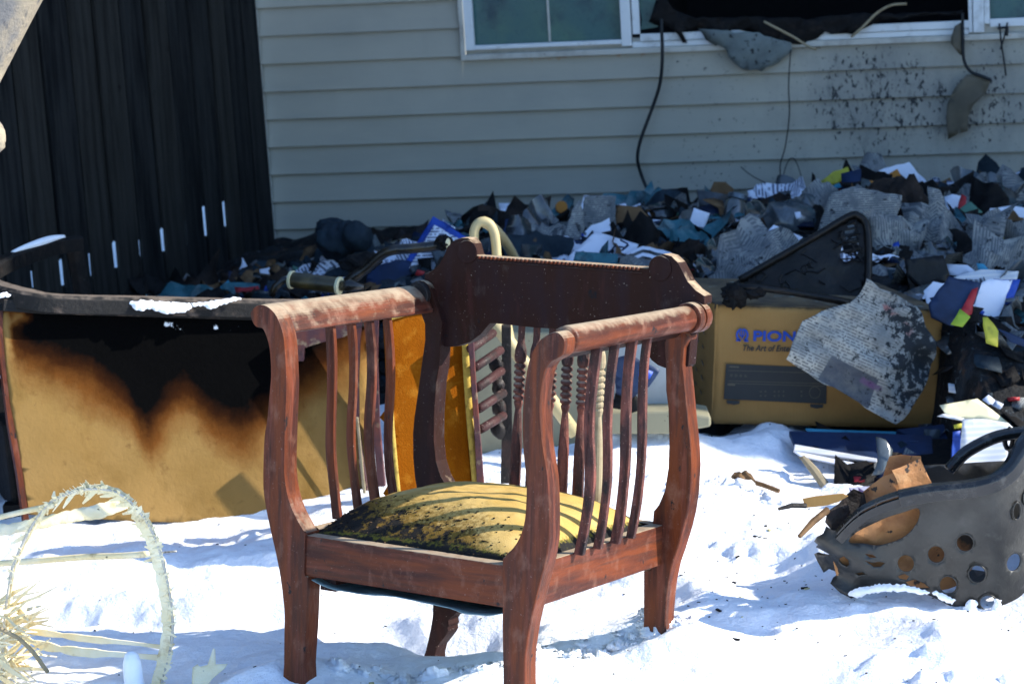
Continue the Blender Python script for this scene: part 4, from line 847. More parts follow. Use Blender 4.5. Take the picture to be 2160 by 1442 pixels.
for h in holes[1:9]:
    pts = [HP.uv(*q) for q in h]; b = MB()
    b.tube([HP.p(x, y, float(hdisp(np.array([x]), np.array([y]))[0])+.001) for x, y in pts], .0016, 6, closed=True, up=tuple(HP.n))
    b.build('hole_lip', M['plastic'], ham, smooth=True)
rp = [(1896, 1046), (1930, 1038), (1970, 1030), (2015, 1024), (2060, 1017), (2100, 1005), (2130, 988), (2150, 966), (2175, 938), (2210, 920)]
RP = [HP.uv(*q) for q in rp]; RP = smoothpoly(RP, 5, False)
prof = [(-.004, -.017), (.012, -.017), (.014, .006), (.008, .014), (-.004, .017), (-.018, .015), (-.022, .008), (-.006, .008)]
b = MB(); b.sweep([HP.p(x, y, float(hdisp(np.array([x]), np.array([y]))[0])+.018) for x, y in RP], [(p, q) for p, q in prof]); b.build('rim', M['rimplastic'], ham, smooth=False, bevel=.002)
rp2 = [(1762, 1130), (1785, 1105), (1815, 1080), (1855, 1060), (1896, 1046)]
RP2 = smoothpoly([HP.uv(*q) for q in rp2], 5, False)
b = MB()
b.sweep([HP.p(x, y, .012) for x, y in RP2], [(-.003, -.018), (.002, -.018), (.003, .0), (-.001, .002)]); b.sweep([HP.p(x, y+.012, .012) for x, y in RP2], [(-.016, -.004), (.004, -.006), (.004, -.002), (-.014, .002)])
for k in (4, 9, 14): x, y = RP2[k]; b.box(HP.p(x, y+.006, .012), .0015, .012, .014)
b.build('cracked_rim', M['rimplastic'], ham, smooth=False, bevel=.001)
BP = tilted(2050, 990, HY+.38, 4)
sheet('far_wall', [(1945, 982), (2060, 974), (2180, 968), (2330, 960), (2330, 1200), (1900, 1200), (1930, 1040)], BP, M['plastic'], parent=ham, thick=.003, curl=.01)
sheet('base', [(1760, 1235), (2330, 1318), (2330, 1240), (1900, 1180)], tilted(2050, 1262, HY+.12, 78), M['plastic'], parent=ham, thick=.003, curl=.004)
b = MB(); P_ = smoothpoly([(2002, 992, 0), (2030, 960, 0), (2060, 940, 0), (2100, 922, .0), (2140, 914, .0), (2200, 908, 0)], 5, False)
b.tube([at(p[0], p[1], HY+.30) for p in P_], .0135, 10); b.tube([at(x, y, HY+.30) for x, y in circ(2128, 925, 9, 22, 12)], .006, 6, closed=True, up=(1, 0, 0))
b.build('carrying_handle', M['rimplastic'], ham, smooth=True)
bag = empty('paper_bag', tuple(at(1880, 1150, HY+.1)), 'crumpled brown paper bag sticking up out of the black hamper', 'paper bag')
def bp(name, pts, dy, tilt=0, yaw=0, curl=.010, m=None, rag=.001, burn=None, seed=1):
    pl = tilted(sum(p[0] for p in pts)/len(pts), sum(p[1] for p in pts)/len(pts), HY+dy, tilt, yaw)
    c0 = pl.uv(*burn) if burn else None
    at_ = {'burn': (lambda x, y: np.clip(1.15-np.hypot(x-c0[0], y-c0[1])/.075, 0, 1))} if burn else {}
    return sheet(name, pts, pl, m or M['bag'], parent=bag, thick=.0009, curl=curl, freq=14, rag=rag, spacing=.010, attrs=at_, seed=seed, smooth=False)
bp('front_panel', [(1882, 992), (1900, 986), (1942, 966), (1966, 1020), (1968, 1036), (1905, 1052), (1896, 1030), (1892, 1010)], .06, 10, 15, .006)
bp('back_panel', [(1876, 962), (1900, 958), (1942, 962), (1944, 975), (1905, 1000), (1880, 1010), (1860, 1012)], .11, 5, -10, .006, seed=4)
bp('side_panel', [(1862, 1004), (1890, 995), (1900, 1050), (1850, 1085), (1795, 1115), (1760, 1120), (1790, 1072), (1820, 1035)], .09, 15, -20, .012, burn=(1765, 1105), seed=2)
bp('charred_panel', [(1800, 1030), (1825, 1040), (1830, 1070), (1790, 1110), (1756, 1120), (1738, 1100), (1745, 1078), (1770, 1062)], .07, 10, 10, .014, M['burntwood'], .002, seed=6)
bp('inner_panel', [(1770, 1120), (1850, 1070), (1960, 1050), (2060, 1100), (2075, 1170), (2020, 1235), (1960, 1250), (1850, 1225), (1765, 1215), (1755, 1160)], .055, -4, 6, .012, burn=(2060, 1130), seed=7)
tag(band('card_strip', [(1693, 1051), (1720, 1046), (1778, 1040), (1790, 1046), (1770, 1058), (1745, 1066), (1698, 1071)], HY+.02, M['card'], None, .003), 'tan cardboard strip jutting left from the hamper mouth', 'card strip')
def stick(name, p0, p1, y0, y1, r, m, label, cat='stick'):
    a, c = at(*p0, y0), at(*p1, y1); b = MB(); mid = a*.5+c*.5+np.array([0, 0, .004]); b.tube([a, mid, c], r, 7, scale=[.6, 1, 1]); return tag(b.build(name, m, base=a), label, cat)
stick('charred_stick', (1642, 1073), (1700, 1066), HY-.02, HY+.0, .0055, M['burntwood'], 'short charred stick poking out left under the cardboard strip')
stick('charred_stick', (1686, 1131), (1745, 1075), HY-.02, HY+.05, .0075, M['brown'], 'brown scorched stick leaning on the melted end of the hamper')
sn = Plane(HP.p(0, 0, .012), HP.u, HP.v)
snowpatch('snow_patch', [(1788, 1252), (1800, 1240), (1830, 1236), (1850, 1230), (1900, 1231), (1930, 1236), (1962, 1248), (1955, 1254), (1920, 1248), (1870, 1246), (1830, 1252), (1808, 1262)], 0, 'snow lodged along the melted lower edge of the hamper', pl=sn)
snowpatch('snow_patch', [(2026, 1286), (2040, 1270), (2046, 1262), (2060, 1266), (2062, 1290), (2050, 1306), (2080, 1296), (2090, 1300), (2076, 1322), (2040, 1312)], 0, 'snow clod stuck at the foot of the hamper under its lowest hole', pl=sn)
snowpatch('snow_patch', [(2090, 1286), (2098, 1262), (2112, 1264), (2110, 1282), (2118, 1290), (2100, 1300)], 0, 'small snow clod right of the lowest hamper hole', pl=sn)
snowpatch('snow_patch', [(1966, 1250), (1975, 1244), (2000, 1256), (2016, 1264), (2008, 1274), (1988, 1266)], 0, 'snow streak left of the lowest hamper hole', pl=sn)
# ------------------------------------------------------------ rubbish heap: one mass of ash, then the things one can tell apart
SIL = [(440, 640), (480, 606), (560, 580), (640, 560), (720, 540), (800, 530), (900, 500), (1000, 470), (1100, 462), (1200, 455), (1300, 455), (1400, 452), (1500, 440), (1600, 425), (1700, 418), (1780, 395), (1880, 390), (1980, 400), (2060, 402), (2160, 425), (2400, 440)]
silx = []; silz = []
for (px, py) in SIL: q = at(px, py+6, 8.15); silx.append(q[0]); silz.append(q[2])
def heap(x, y):
    x = np.asarray(x, float); y = np.asarray(y, float)
    zt = np.interp(x*8.15/np.maximum(y, 6), silx, silz)
    yf = np.interp(x, [-1.2, -.3, .1, .38, .8, 1.08, 1.16, 1.6], [7.0, 6.9, 6.75, 6.62, 6.6, 6.5, 6.02, 5.9])
    t = np.clip((y-yf)/(8.1-yf), 0, 1); pr = np.where(t < .22, (t/.22)**.7*.82, .82+.18*(t-.22)/.78)
    lf = np.clip((x+1.45)/.25, 0, 1)
    bk = np.clip((9.3-y)/1.2, .55, 1)
    n_ = .030*fbm(x*5, y*5, 4, 71)+.014*fbm(x*22, y*22, 2, 75)
    return (zt*pr*bk+n_*(pr > .05))*lf+(1-lf)*-.1-.06*(t <= 0)
hx = np.arange(-1.5, 2.3, .03); hy = np.arange(6.1, 9.5, .03); HX, HYy = np.meshgrid(hx, hy, indexing='ij'); HZ = heap(HX, HYy)
b = MB(); nn = len(hy); fs = [(i*nn+j, (i+1)*nn+j, (i+1)*nn+j+1, i*nn+j+1) for i in range(len(hx)-1) for j in range(nn-1)]
b.add(list(zip(HX.ravel(), HYy.ravel(), HZ.ravel())), fs)
hp_ = b.build('ash_heap', M['ash'], smooth=True); tag(hp_, 'sooty mass of ash and soaked rubbish heaped along the house wall', 'rubbish heap', kind='stuff')
def hz(x, y): return float(heap(np.array([x]), np.array([y]))[0])
def hdepth(px, py):
    d = ray(px, py); y = 5.9
    while y < 9.0:
        p = CAM+d*(y/d[1])
        if p[2] < max(hz(p[0], p[1]), sz(p[0], p[1])): return y
        y += .02
    return 8.6
# loose scraps: uncounted small pieces
pal = ['char']*6+['burntwood', 'news', 'news', 'paper', 'navy', 'navy', 'blue', 'brown', 'darkbrown', 'darkbrown', 'clear', 'clear', 'red', 'green', 'darkbrown', 'cyan', 'cloth', 'bluedark', 'bluedark', 'char', 'clear', 'bluedark']
b = MB(); r_ = random.Random(21)
for k in range(3300):
    x = r_.uniform(-1.35, 1.75); y = r_.uniform(6.0, 8.75); z = hz(x, y)
    if k > 3120: x = r_.uniform(.80, 1.5); y = r_.uniform(6.0, 6.45); z = sz(x, y)
    elif z < .03: continue
    elif x > .3 and x < 1.12 and y < 6.75: continue
    mi = r_.randrange(len(pal)); small = pal[mi] in ('red', 'yellow', 'cyan', 'green', 'blue', 'paper', 'card'); w = r_.uniform(.005, .020) if small else r_.choice((r_.uniform(.008, .03), r_.uniform(.02, .055))); h = w*r_.uniform(.4, 1.4)
    n = np.array([r_.gauss(0, .45), r_.gauss(-.35, .45), 1.0]); n /= np.linalg.norm(n); u = np.cross(n, [r_.gauss(0, 1), r_.gauss(0, 1), .01]); u /= np.linalg.norm(u); v = np.cross(n, u)
    c = np.array([x, y, z+r_.uniform(.0, .02)]); bend = r_.uniform(-1, 1)*w; th = .0015 if r_.random() < .75 else r_.uniform(.004, .012)
    g = [c+u*w*a*r_.uniform(.75, 1.1)+v*h*e*r_.uniform(.75, 1.1)+n*bend*(abs(a)-.5) for a, e in ((-1, -1), (0, -1), (1, -1), (1, 1), (0, 1), (-1, 1))]
    lo = [q-n*th for q in g]
    b.add(g+lo, [(0, 1, 4, 5), (1, 2, 3, 4), (6, 11, 10, 7), (7, 10, 9, 8), (0, 6, 7, 1), (1, 7, 8, 2), (2, 8, 9, 3), (3, 9, 10, 4), (4, 10, 11, 5), (5, 11, 6, 0)], uv=[((a+1)*w, (e+1)*h) for a, e in ((-1, -1), (0, -1), (1, -1), (1, 1), (0, 1), (-1, 1))]*2, mi=mi)
gs = np.linspace(-1, 1, 12); GA, GE = np.meshgrid(gs, gs, indexing='ij'); gf = [(i*12+j, (i+1)*12+j, (i+1)*12+j+1, i*12+j+1) for i in range(11) for j in range(11)]
big = ['news', 'news', 'news', 'papertext', 'clear', 'char', 'char', 'char', 'darkbrown', 'bluedark', 'brown', 'teal', 'clear', 'papertext']
for k in range(400):
    x = r_.uniform(-1.25, 1.75); y = r_.uniform(6.5, 8.75); z = hz(x, y)
    if z < .06 or (x > .3 and x < 1.16 and y < 7.0): continue
    mt = r_.choice(big)
    if x < -.25 and mt in ('news', 'paper', 'papertext', 'clear', 'cloth'):
        if r_.random() < .97: mt = r_.choice(('char', 'bluedark', 'darkbrown'))
    w = (r_.uniform(.03, .08) if k % 4 else r_.uniform(.09, .16))*(.7 if mt == 'paper' else 1); h = w*r_.uniform(.6, 1.3)
    n = np.array([r_.gauss(0, .35), r_.gauss(-.55, .35), 1.0]); n /= np.linalg.norm(n); u = np.cross(n, [r_.gauss(0, 1), r_.gauss(0, 1), .01]); u /= np.linalg.norm(u); v = np.cross(n, u)
    d = w*(.34*(1-np.abs(fbm(GA*1.3+k*3.1, GE*1.3+k, 2, k % 50))*2)+.22*fbm(GA*2.7+k, GE*2.9, 2, 7)*2); sc = 1+.18*fbm(GA*2+k*1.7, GE*2, 2, 9)*2
    c = np.array([x, y, z-.012-w*.12])
    V4 = c+(u*w)[None]*(GA*sc).ravel()[:, None]+(v*h)[None]*(GE*sc).ravel()[:, None]+n[None]*d.ravel()[:, None]
    if mt not in pal: pal.append(mt)
    b.add(V4, gf, uv=np.stack([(GA.ravel()+1)*w, (GE.ravel()+1)*h], 1), mi=pal.index(mt))
o = b.build('burnt_scraps', [M[k] for k in pal], smooth=True); tag(o, 'countless small burnt scraps of paper, card and plastic strewn over the heap', 'scraps', kind='stuff')
b = MB()
for k in range(420):
    x = r_.uniform(-1.3, 1.7); y = r_.uniform(6.5, 8.7); z = hz(x, y)
    if z < .03 or (x > .3 and x < 1.12 and y < 6.8): continue
    b.blob((x, y, z), r_.uniform(.015, .05), r_.uniform(.015, .05), r_.uniform(.01, .035), .35, 10, seed=k, fr=3)
tag(b.build('charred_lumps', M['char'], smooth=False), 'charred clods scattered through the rubbish heap', 'charred lumps', kind='stuff')
# things on the heap: name, label, category, outline in photo pixels, tilt, yaw, material, curl, ragged edge, thickness, depth offset
W_, cen = 0, lambda p: (sum(q[0] for q in p)/len(p), sum(q[1] for q in p)/len(p))
def item(name, label, cat, pts, tilt=35, yaw=0, m='paper', curl=.012, rag=.003, th=.0012, dy=-.06, y=None, group=None, seed=None, attrs=None, spacing=.02, freq=8):
    c = cen(pts); y = y or hdepth(*c)+dy-.05
    return sheet(name, pts, tilted(c[0], c[1], y, tilt, yaw), M[m], thick=th, curl=curl, rag=rag, label=label, cat=cat, group=group, seed=seed if seed is not None else int(c[0]), spacing=spacing, attrs=attrs, freq=freq)
# left part of the heap
item('glossy_leaflet', 'pale blue glossy leaflet sticking up in a point beside the fence foot', 'leaflet', [(512, 542), (530, 572), (548, 588), (520, 600), (500, 604), (505, 570)], 15, 10, 'papertext')
item('glossy_leaflet', 'crumpled blue leaflet with a red stripe behind the sofa rail', 'leaflet', [(470, 600), (500, 596), (560, 600), (566, 626), (460, 628)], 30, 0, 'teal')
item('red_wrapper', 'narrow red wrapper lying low behind the sofa rail', 'wrapper', [(494, 606), (545, 602), (548, 612), (498, 616)], 30, 0, 'red', dy=-.10)
item('crumpled_paper', 'small bluish crumpled paper between leaflet and scorched shell', 'paper', [(548, 570), (578, 560), (590, 580), (620, 592), (575, 600), (550, 590)], 30, 0, 'paper')
item('blue_scrap_paper', 'grey-blue paper peak in front of the scorched brown shell', 'paper', [(636, 590), (686, 550), (702, 556), (722, 586), (700, 600), (650, 604)], 30, -10, 'clear')
b = MB(); b.blob(at(715, 505, 7.9), .075, .07, .055, .25, 26, seed=3); b.blob(at(752, 500, 7.85), .048, .05, .045, .2, 22, seed=5); b.blob(at(700, 480, 7.95), .05, .03, .030, .2, 20, seed=8)
tag(b.build('charred_cushion', M['bluedark'], base=at(715, 505, 7.9), smooth=True), 'charred blue-black cushion lump against the siding at the left of the heap', 'cushion')
item('scorched_shell', 'curved scorched brown card with black streaks below the charred cushion', 'card', [(632, 548), (640, 524), (662, 516), (704, 514), (740, 520), (768, 540), (786, 560), (760, 572), (720, 566), (690, 556), (664, 566), (640, 566)], 30, 0, 'brown', curl=.04, th=.004)
item('blue_edged_board', 'white notice board with bright blue edge, tilted left of the chair crest', 'notice board', [(914, 456), (985, 500), (1000, 560), (905, 645), (824, 602)], 22, -8, 'blue', .004, 0, .006, dy=-.14, seed=3)
item('notice_sheet', 'white sheet with red marks fixed inside the blue-edged board', 'notice', [(916, 474), (972, 506), (985, 560), (900, 630), (844, 596)], 22, -8, 'papertext', .004, .001, .001, dy=-.155, seed=3)
for i, pts in enumerate(([(935, 505), (945, 500), (948, 520), (940, 530), (932, 525)], [(918, 528), (930, 532), (926, 552), (914, 548)], [(880, 568), (895, 572), (890, 586), (876, 580)])):
    item('red_mark', ('upper', 'middle', 'lower')[i]+' red scrawl on the white sheet of the blue-edged board', 'red mark', pts, 22, -8, 'red', .0, .002, .0006, dy=-.17, seed=3)
item('dark_blue_bag', 'wet blue plastic bag between the burnt bar and the blue-edged board', 'bag', [(780, 560), (850, 550), (900, 560), (870, 610), (800, 620), (770, 600)], 30, 0, 'navy', .04)
item('charred_card', 'pointed charred card standing left of the blue-edged board', 'card', [(820, 560), (832, 500), (846, 478), (860, 500), (880, 480), (905, 462), (890, 520), (850, 560)], 15, 0, 'burntwood', .03, .004, .003)
item('broken_tray', 'thin pale-edged dark tray leaning behind the cream tube', 'tray', [(938, 444), (970, 450), (1000, 468), (994, 500), (965, 500), (948, 470)], 20, 0, 'clear', .02)
item('handwritten_sign', 'white card with black handwriting leaning on the siding', 'sign', [(1052, 428), (1150, 434), (1166, 452), (1160, 478), (1100, 486), (1058, 492)], 12, 0, 'paper', .006, .001, .002)
c = cen([(1052, 428), (1150, 434), (1166, 452), (1160, 478), (1100, 486), (1058, 492)]); sgy = hdepth(*c)-.075
b = MB()
for pts in ([(1088, 440), (1096, 436), (1102, 441), (1092, 444), (1104, 444)], [(1106, 442), (1112, 434), (1108, 446), (1116, 438)], [(1118, 442), (1122, 432), (1124, 446)], [(1126, 434), (1130, 446), (1138, 440), (1134, 452)], [(1142, 441), (1150, 440), (1158, 446)]):
    b.tube([at(x, y, sgy) for x, y in pts], .0018, 5, up=(0, 1, 0))
o = b.build('handwriting', M['inkblack'], bpy.data.objects['handwritten_sign'])
item('dark_folder', 'dark folder with a lime corner under the handwritten sign', 'folder', [(1066, 462), (1160, 450), (1164, 490), (1060, 500)], 30, 0, 'navy', .01, .002, .003, dy=-.09)
item('lime_tab', 'small lime tab on the dark folder', 'tab', [(1070, 466), (1092, 462), (1094, 476), (1072, 480)], 30, 0, 'lime', .002, .001, .001, dy=-.105)
item('dark_mattress_cover', 'soaked black cover lying behind the chair crest rail', 'cover', [(1052, 500), (1130, 486), (1210, 500), (1200, 570), (1120, 575), (1070, 560)], 40, 0, 'bluedark', .05, .005)
item('blue_booklet', 'blue booklet with a brown disc leaning behind the folder', 'booklet', [(1130, 472), (1180, 430), (1198, 408), (1212, 420), (1206, 460), (1190, 495), (1150, 490)], 15, 12, 'teal', .01)
b = MB(); b.lathe(at(1184, 437, hdepth(1180, 455)-.11), (0.1, -1, .2), [(0, .019), (.003, .021), (.006, .019)], 20); tag(b.build('brown_disc', M['orange'], base=at(1184, 437, hdepth(1180, 455)-.11)), 'small brown disc on top of the blue booklet', 'disc')
item('speckled_newspaper', 'narrow sooty newspaper strip left of the upright sheet', 'newspaper', [(1206, 440), (1225, 420), (1232, 480), (1215, 552), (1176, 552), (1186, 500)], 12, 12, 'news', .02, .004)
item('speckled_newspaper', 'tall upright sooty newspaper sheet against the siding', 'newspaper', [(1234, 412), (1300, 414), (1298, 470), (1288, 520), (1262, 552), (1216, 548), (1226, 480)], 8, -6, 'news', .015, .004)
item('scorched_folder', 'dark brown scorched folder right of the upright newspaper', 'folder', [(1298, 432), (1350, 436), (1372, 460), (1340, 500), (1300, 520)], 20, 0, 'brown', .03, .004, .003)
item('white_flyer', 'bright white flyer with dark handwriting behind the beaded crest rail', 'flyer', [(1258, 488), (1300, 502), (1348, 516), (1310, 572), (1190, 566), (1200, 540)], 45, 0, 'paper', .012, .001, dy=-.16)
item('small_paperback', 'dark green and blue paperback lying on the white flyer', 'book', [(1214, 530), (1304, 536), (1302, 562), (1208, 556)], 40, 0, 'teal', .002, 0, .010, dy=-.22)
b = MB(); yy = hdepth(1270, 540)-.25
for pts in ([(1308, 506), (1324, 514), (1318, 522), (1304, 520)], [(1326, 516), (1312, 528)], [(1298, 518), (1284, 534)]): b.tube([at(x, y, yy) for x, y in pts], .003, 5, up=(0, 1, 0))
tag(b.build('felt_pen_writing', M['navy'], base=at(1308, 506, yy)), 'thick blue-black pen strokes at the right of the white flyer', 'writing')
item('crumpled_newspaper', 'crumpled greyish newspaper over the bent stack', 'newspaper', [(1312, 500), (1350, 468), (1372, 476), (1400, 484), (1438, 500), (1446, 530), (1380, 530), (1330, 520)], 40, 0, 'news', .05, .006)
for k in range(4):
    item('bent_magazine', ('top', 'second', 'third', 'lowest')[k]+' of four bent pale magazines fanned left of the right chair scroll', 'magazine', [(1320, 534+k*8), (1356, 520+k*7), (1400, 524+k*8), (1440, 544+k*9), (1430, 556+k*9), (1396, 540+k*8), (1350, 540+k*7), (1326, 552+k*6)], 40, 0, 'clear' if k % 2 else 'paper', .02, .002, .004, dy=-.1-.02*k, group='bent magazines fanned behind the chair')
b = MB(); q = at(1408, 450, 8.35); b.blob(q, .075, .07, .075, .14, 30, seed=11); b.blob(at(1440, 478, 8.2), .05, .05, .05, .2, 24, seed=14)
tag(b.build('black_bundle', M['bluedark'], base=q, smooth=True), 'rounded black cloth bundle where the thick cable ends', 'bundle')
item('paper_tag', 'white printed tag standing right of the black bundle', 'tag', [(1464, 438), (1498, 450), (1480, 492), (1470, 510), (1446, 498)], 15, 10, 'papertext', .006, .001)
item('small_label', 'small white label with dark writing below the black bundle', 'label', [(1372, 462), (1396, 464), (1402, 478), (1374, 478)], 15, 0, 'papertext', .004, .001)
item('bark_piece', 'curled brown burnt flake above the jar lid', 'flake', [(1506, 384), (1530, 384), (1548, 398), (1546, 418), (1520, 410), (1508, 440), (1500, 400)], 10, 0, 'brown', .03, .004)
item('burnt_black_rag', 'black burnt rag in front of the siding left of the jars', 'rag', [(1440, 440), (1475, 410), (1512, 406), (1534, 420), (1528, 470), (1500, 490), (1492, 450)], 20, 0, 'char', .04, .006)
def jar(px0, py0, px1, py1, r, label, y, dy=0, lid=True, m='jar'):
    a = at(px0, py0, y); c = at(px1, py1, y+dy); ax = c-a; L_ = np.linalg.norm(ax); t = empty('jar', tuple(c), label, 'jar')
    b = MB(); b.lathe(a, ax, [(0, r*.72), (L_*.10, r*.74), (L_*.18, r), (L_*.9, r), (L_, r*.86)], 22); b.build('glass_body', M[m], t, smooth=True)
    b = MB(); b.lathe(a-ax/L_*.006, ax, [(0, r*.74), (.002, r*.82), (.016, r*.82), (.018, r*.76)], 24); b.build('lid', M['jarlid'], t)
    if lid: b = MB(); b.lathe(a-ax/L_*.008, ax, [(0, r*.45), (.004, r*.48)], 20); b.build('lid_disc', M['cyan'], t)
    return t
jar(1557, 414, 1530, 520, .040, 'tall smoky jar with a round lid facing up and a cyan centre', 8.0, -.05)
jar(1606, 492, 1590, 440, .036, 'brownish jar lying with its mouth towards the camera beside the tall jar', 7.75, .14, False)
jar(1518, 562, 1510, 520, .036, 'small smoky jar low down with its mouth facing forward', 7.35, .14, False)
jar(1500, 590, 1480, 560, .030, 'dim jar half hidden behind the right chair scroll', 7.2, .12, False)
item('paper_band', 'striped pale paper band wrapped on the tall jar', 'paper band', [(1532, 460), (1566, 474), (1566, 504), (1524, 482)], 10, 0, 'papertext', .006, .001, dy=-.1, y=7.88)
b = MB(); q = at(1665, 470, 7.75); b.blob(q, .095, .08, .072, .10, 30, seed=21); b.blob(at(1700, 450, 7.8), .05, .05, .06, .1, 24, seed=24)
tag(b.build('clear_plastic_jug', M['clear'], base=q, smooth=True), 'big sooty see-through plastic jug above the white folded paper', 'jug')
item('jug_label', 'tiny white square label on the see-through jug', 'label', [(1676, 448), (1688, 446), (1692, 458), (1680, 462)], 10, 0, 'paper', .001, 0, y=7.64)
item('folded_white_paper', 'white folded paper with a dark star mark resting on the mesh crate', 'paper', [(1632, 474), (1694, 501), (1640, 545), (1600, 556), (1560, 580), (1540, 566), (1592, 535), (1605, 505)], 25, 0, 'paper', .008, .001, dy=-.1)
for i, (pts, m_, lb, ct) in enumerate((
    ([(1576, 402), (1590, 400), (1598, 420), (1584, 424)], 'paper', 'small white scrap right of the jar lid', 'paper'),
    ([(1612, 398), (1626, 402), (1636, 416), (1626, 420)], 'paper', 'small white scrap with a lime edge among the jar tops', 'paper'),
    ([(1572, 428), (1588, 430), (1590, 444), (1576, 446)], 'red', 'orange-red cap beside the tall jar', 'cap'),
    ([(1708, 404), (1726, 408), (1722, 418), (1706, 416)], 'red', 'bright red scrap left of the big curved newspaper', 'scrap'),
    ([(1690, 410), (1706, 410), (1708, 420), (1692, 420)], 'cyan', 'turquoise scrap beside the bright red scrap', 'scrap'),
    ([(1640, 404), (1680, 400), (1700, 410), (1690, 418), (1650, 416)], 'clear', 'pale torn film lying behind the plastic jug', 'film'),
    ([(1716, 392), (1758, 362), (1788, 352), (1796, 372), (1760, 388), (1730, 402)], 'yellow', 'yellow-brown torn cover rising towards the siding', 'cover'),
    ([(1712, 364), (1720, 372), (1724, 400), (1712, 398)], 'char', 'narrow black stub left of the yellow-brown cover', 'stub'),
    ([(1784, 334), (1792, 346), (1800, 362), (1780, 372), (1778, 352)], 'char', 'charred curl at the very top of the heap', 'curl'),
    ([(1760, 378), (1800, 372), (1816, 392), (1770, 402)], 'red', 'rusty red torn page under the yellow-brown cover', 'page'),
    ([(1738, 392), (1770, 384), (1776, 396), (1744, 402)], 'cyan', 'light blue torn page under the yellow-brown cover', 'page'),
    ([(1796, 348), (1826, 352), (1860, 376), (1872, 396), (1836, 388), (1806, 366)], 'clear', 'dark curved book sloping down from the top of the heap', 'book'),
    ([(1846, 364), (1880, 350), (1918, 342), (1936, 364), (1958, 386), (1940, 394), (1900, 388)], 'paper', 'bright white paper at the top of the heap', 'paper'),
    ([(1860, 376), (1892, 356), (1904, 378), (1870, 396)], 'orange', 'square orange envelope on the bright white paper', 'envelope'),
    ([(1834, 380), (1858, 386), (1850, 398), (1842, 396)], 'orange', 'small orange triangle left of the square orange envelope', 'paper'),
    ([(1974, 388), (2004, 374), (2008, 382), (1984, 402)], 'brown', 'brown strip leaning right of the bright white paper', 'strip'))):
    item(('white_scrap', 'white_scrap', 'bottle_cap', 'red_scrap', 'turquoise_scrap', 'torn_film', 'torn_cover', 'black_stub', 'charred_curl', 'torn_page', 'torn_page', 'curved_book', 'white_paper', 'orange_envelope', 'orange_paper', 'brown_strip')[i], lb, ct, pts, 20, (i*37) % 30-15, m_, .006, .002, .003 if i in (6, 11) else .0012, dy=-.10-.012*(i % 4)-(.04 if i == 13 else 0))
item('curved_newspaper', 'big curved sooty newspaper standing above the mesh crate', 'newspaper', [(1752, 408), (1800, 394), (1850, 404), (1903, 413), (1896, 450), (1880, 482), (1850, 510), (1828, 540), (1770, 545), (1715, 510), (1738, 450)], 15, -8, 'news', .03, .003, dy=-.22, freq=4)
b = MB(); q = at(1910, 470, 7.6); b.blob(q, .075, .09, .135, .22, 34, seed=31); b.blob(at(1880, 410, 7.7), .09, .07, .045, .2, 26, seed=34); b.blob(at(1900, 540, 7.35), .10, .08, .07, .2, 26, seed=37)
tag(b.build('burnt_sack', M['darkbrown'], base=q, smooth=True), 'dark brown burnt sack between the curved and the twisted newspaper', 'sack')
item('twisted_newspaper', 'twisted newspaper sheet hanging down in folds right of the burnt sack', 'newspaper', [(1958, 392), (1984, 400), (1998, 440), (2012, 462), (2040, 486), (2056, 520), (2040, 545), (1990, 540), (1932, 538), (1930, 500), (1950, 470), (1962, 440)], 18, 8, 'news', .05, .003, dy=-.16)
item('slatted_board', 'slatted black plastic panel under the twisted newspaper', 'panel', [(1908, 548), (1990, 538), (2004, 580), (1990, 606), (1950, 640), (1920, 620)], 15, 0, 'crateplastic', .004, .001, .01, dy=-.14)
item('arched_black_book', 'black arched book cover against the siding at the right', 'book', [(1990, 402), (2020, 376), (2052, 370), (2086, 384), (2092, 396), (2050, 390), (2010, 404)], 20, 0, 'char', .02, .003, .006)
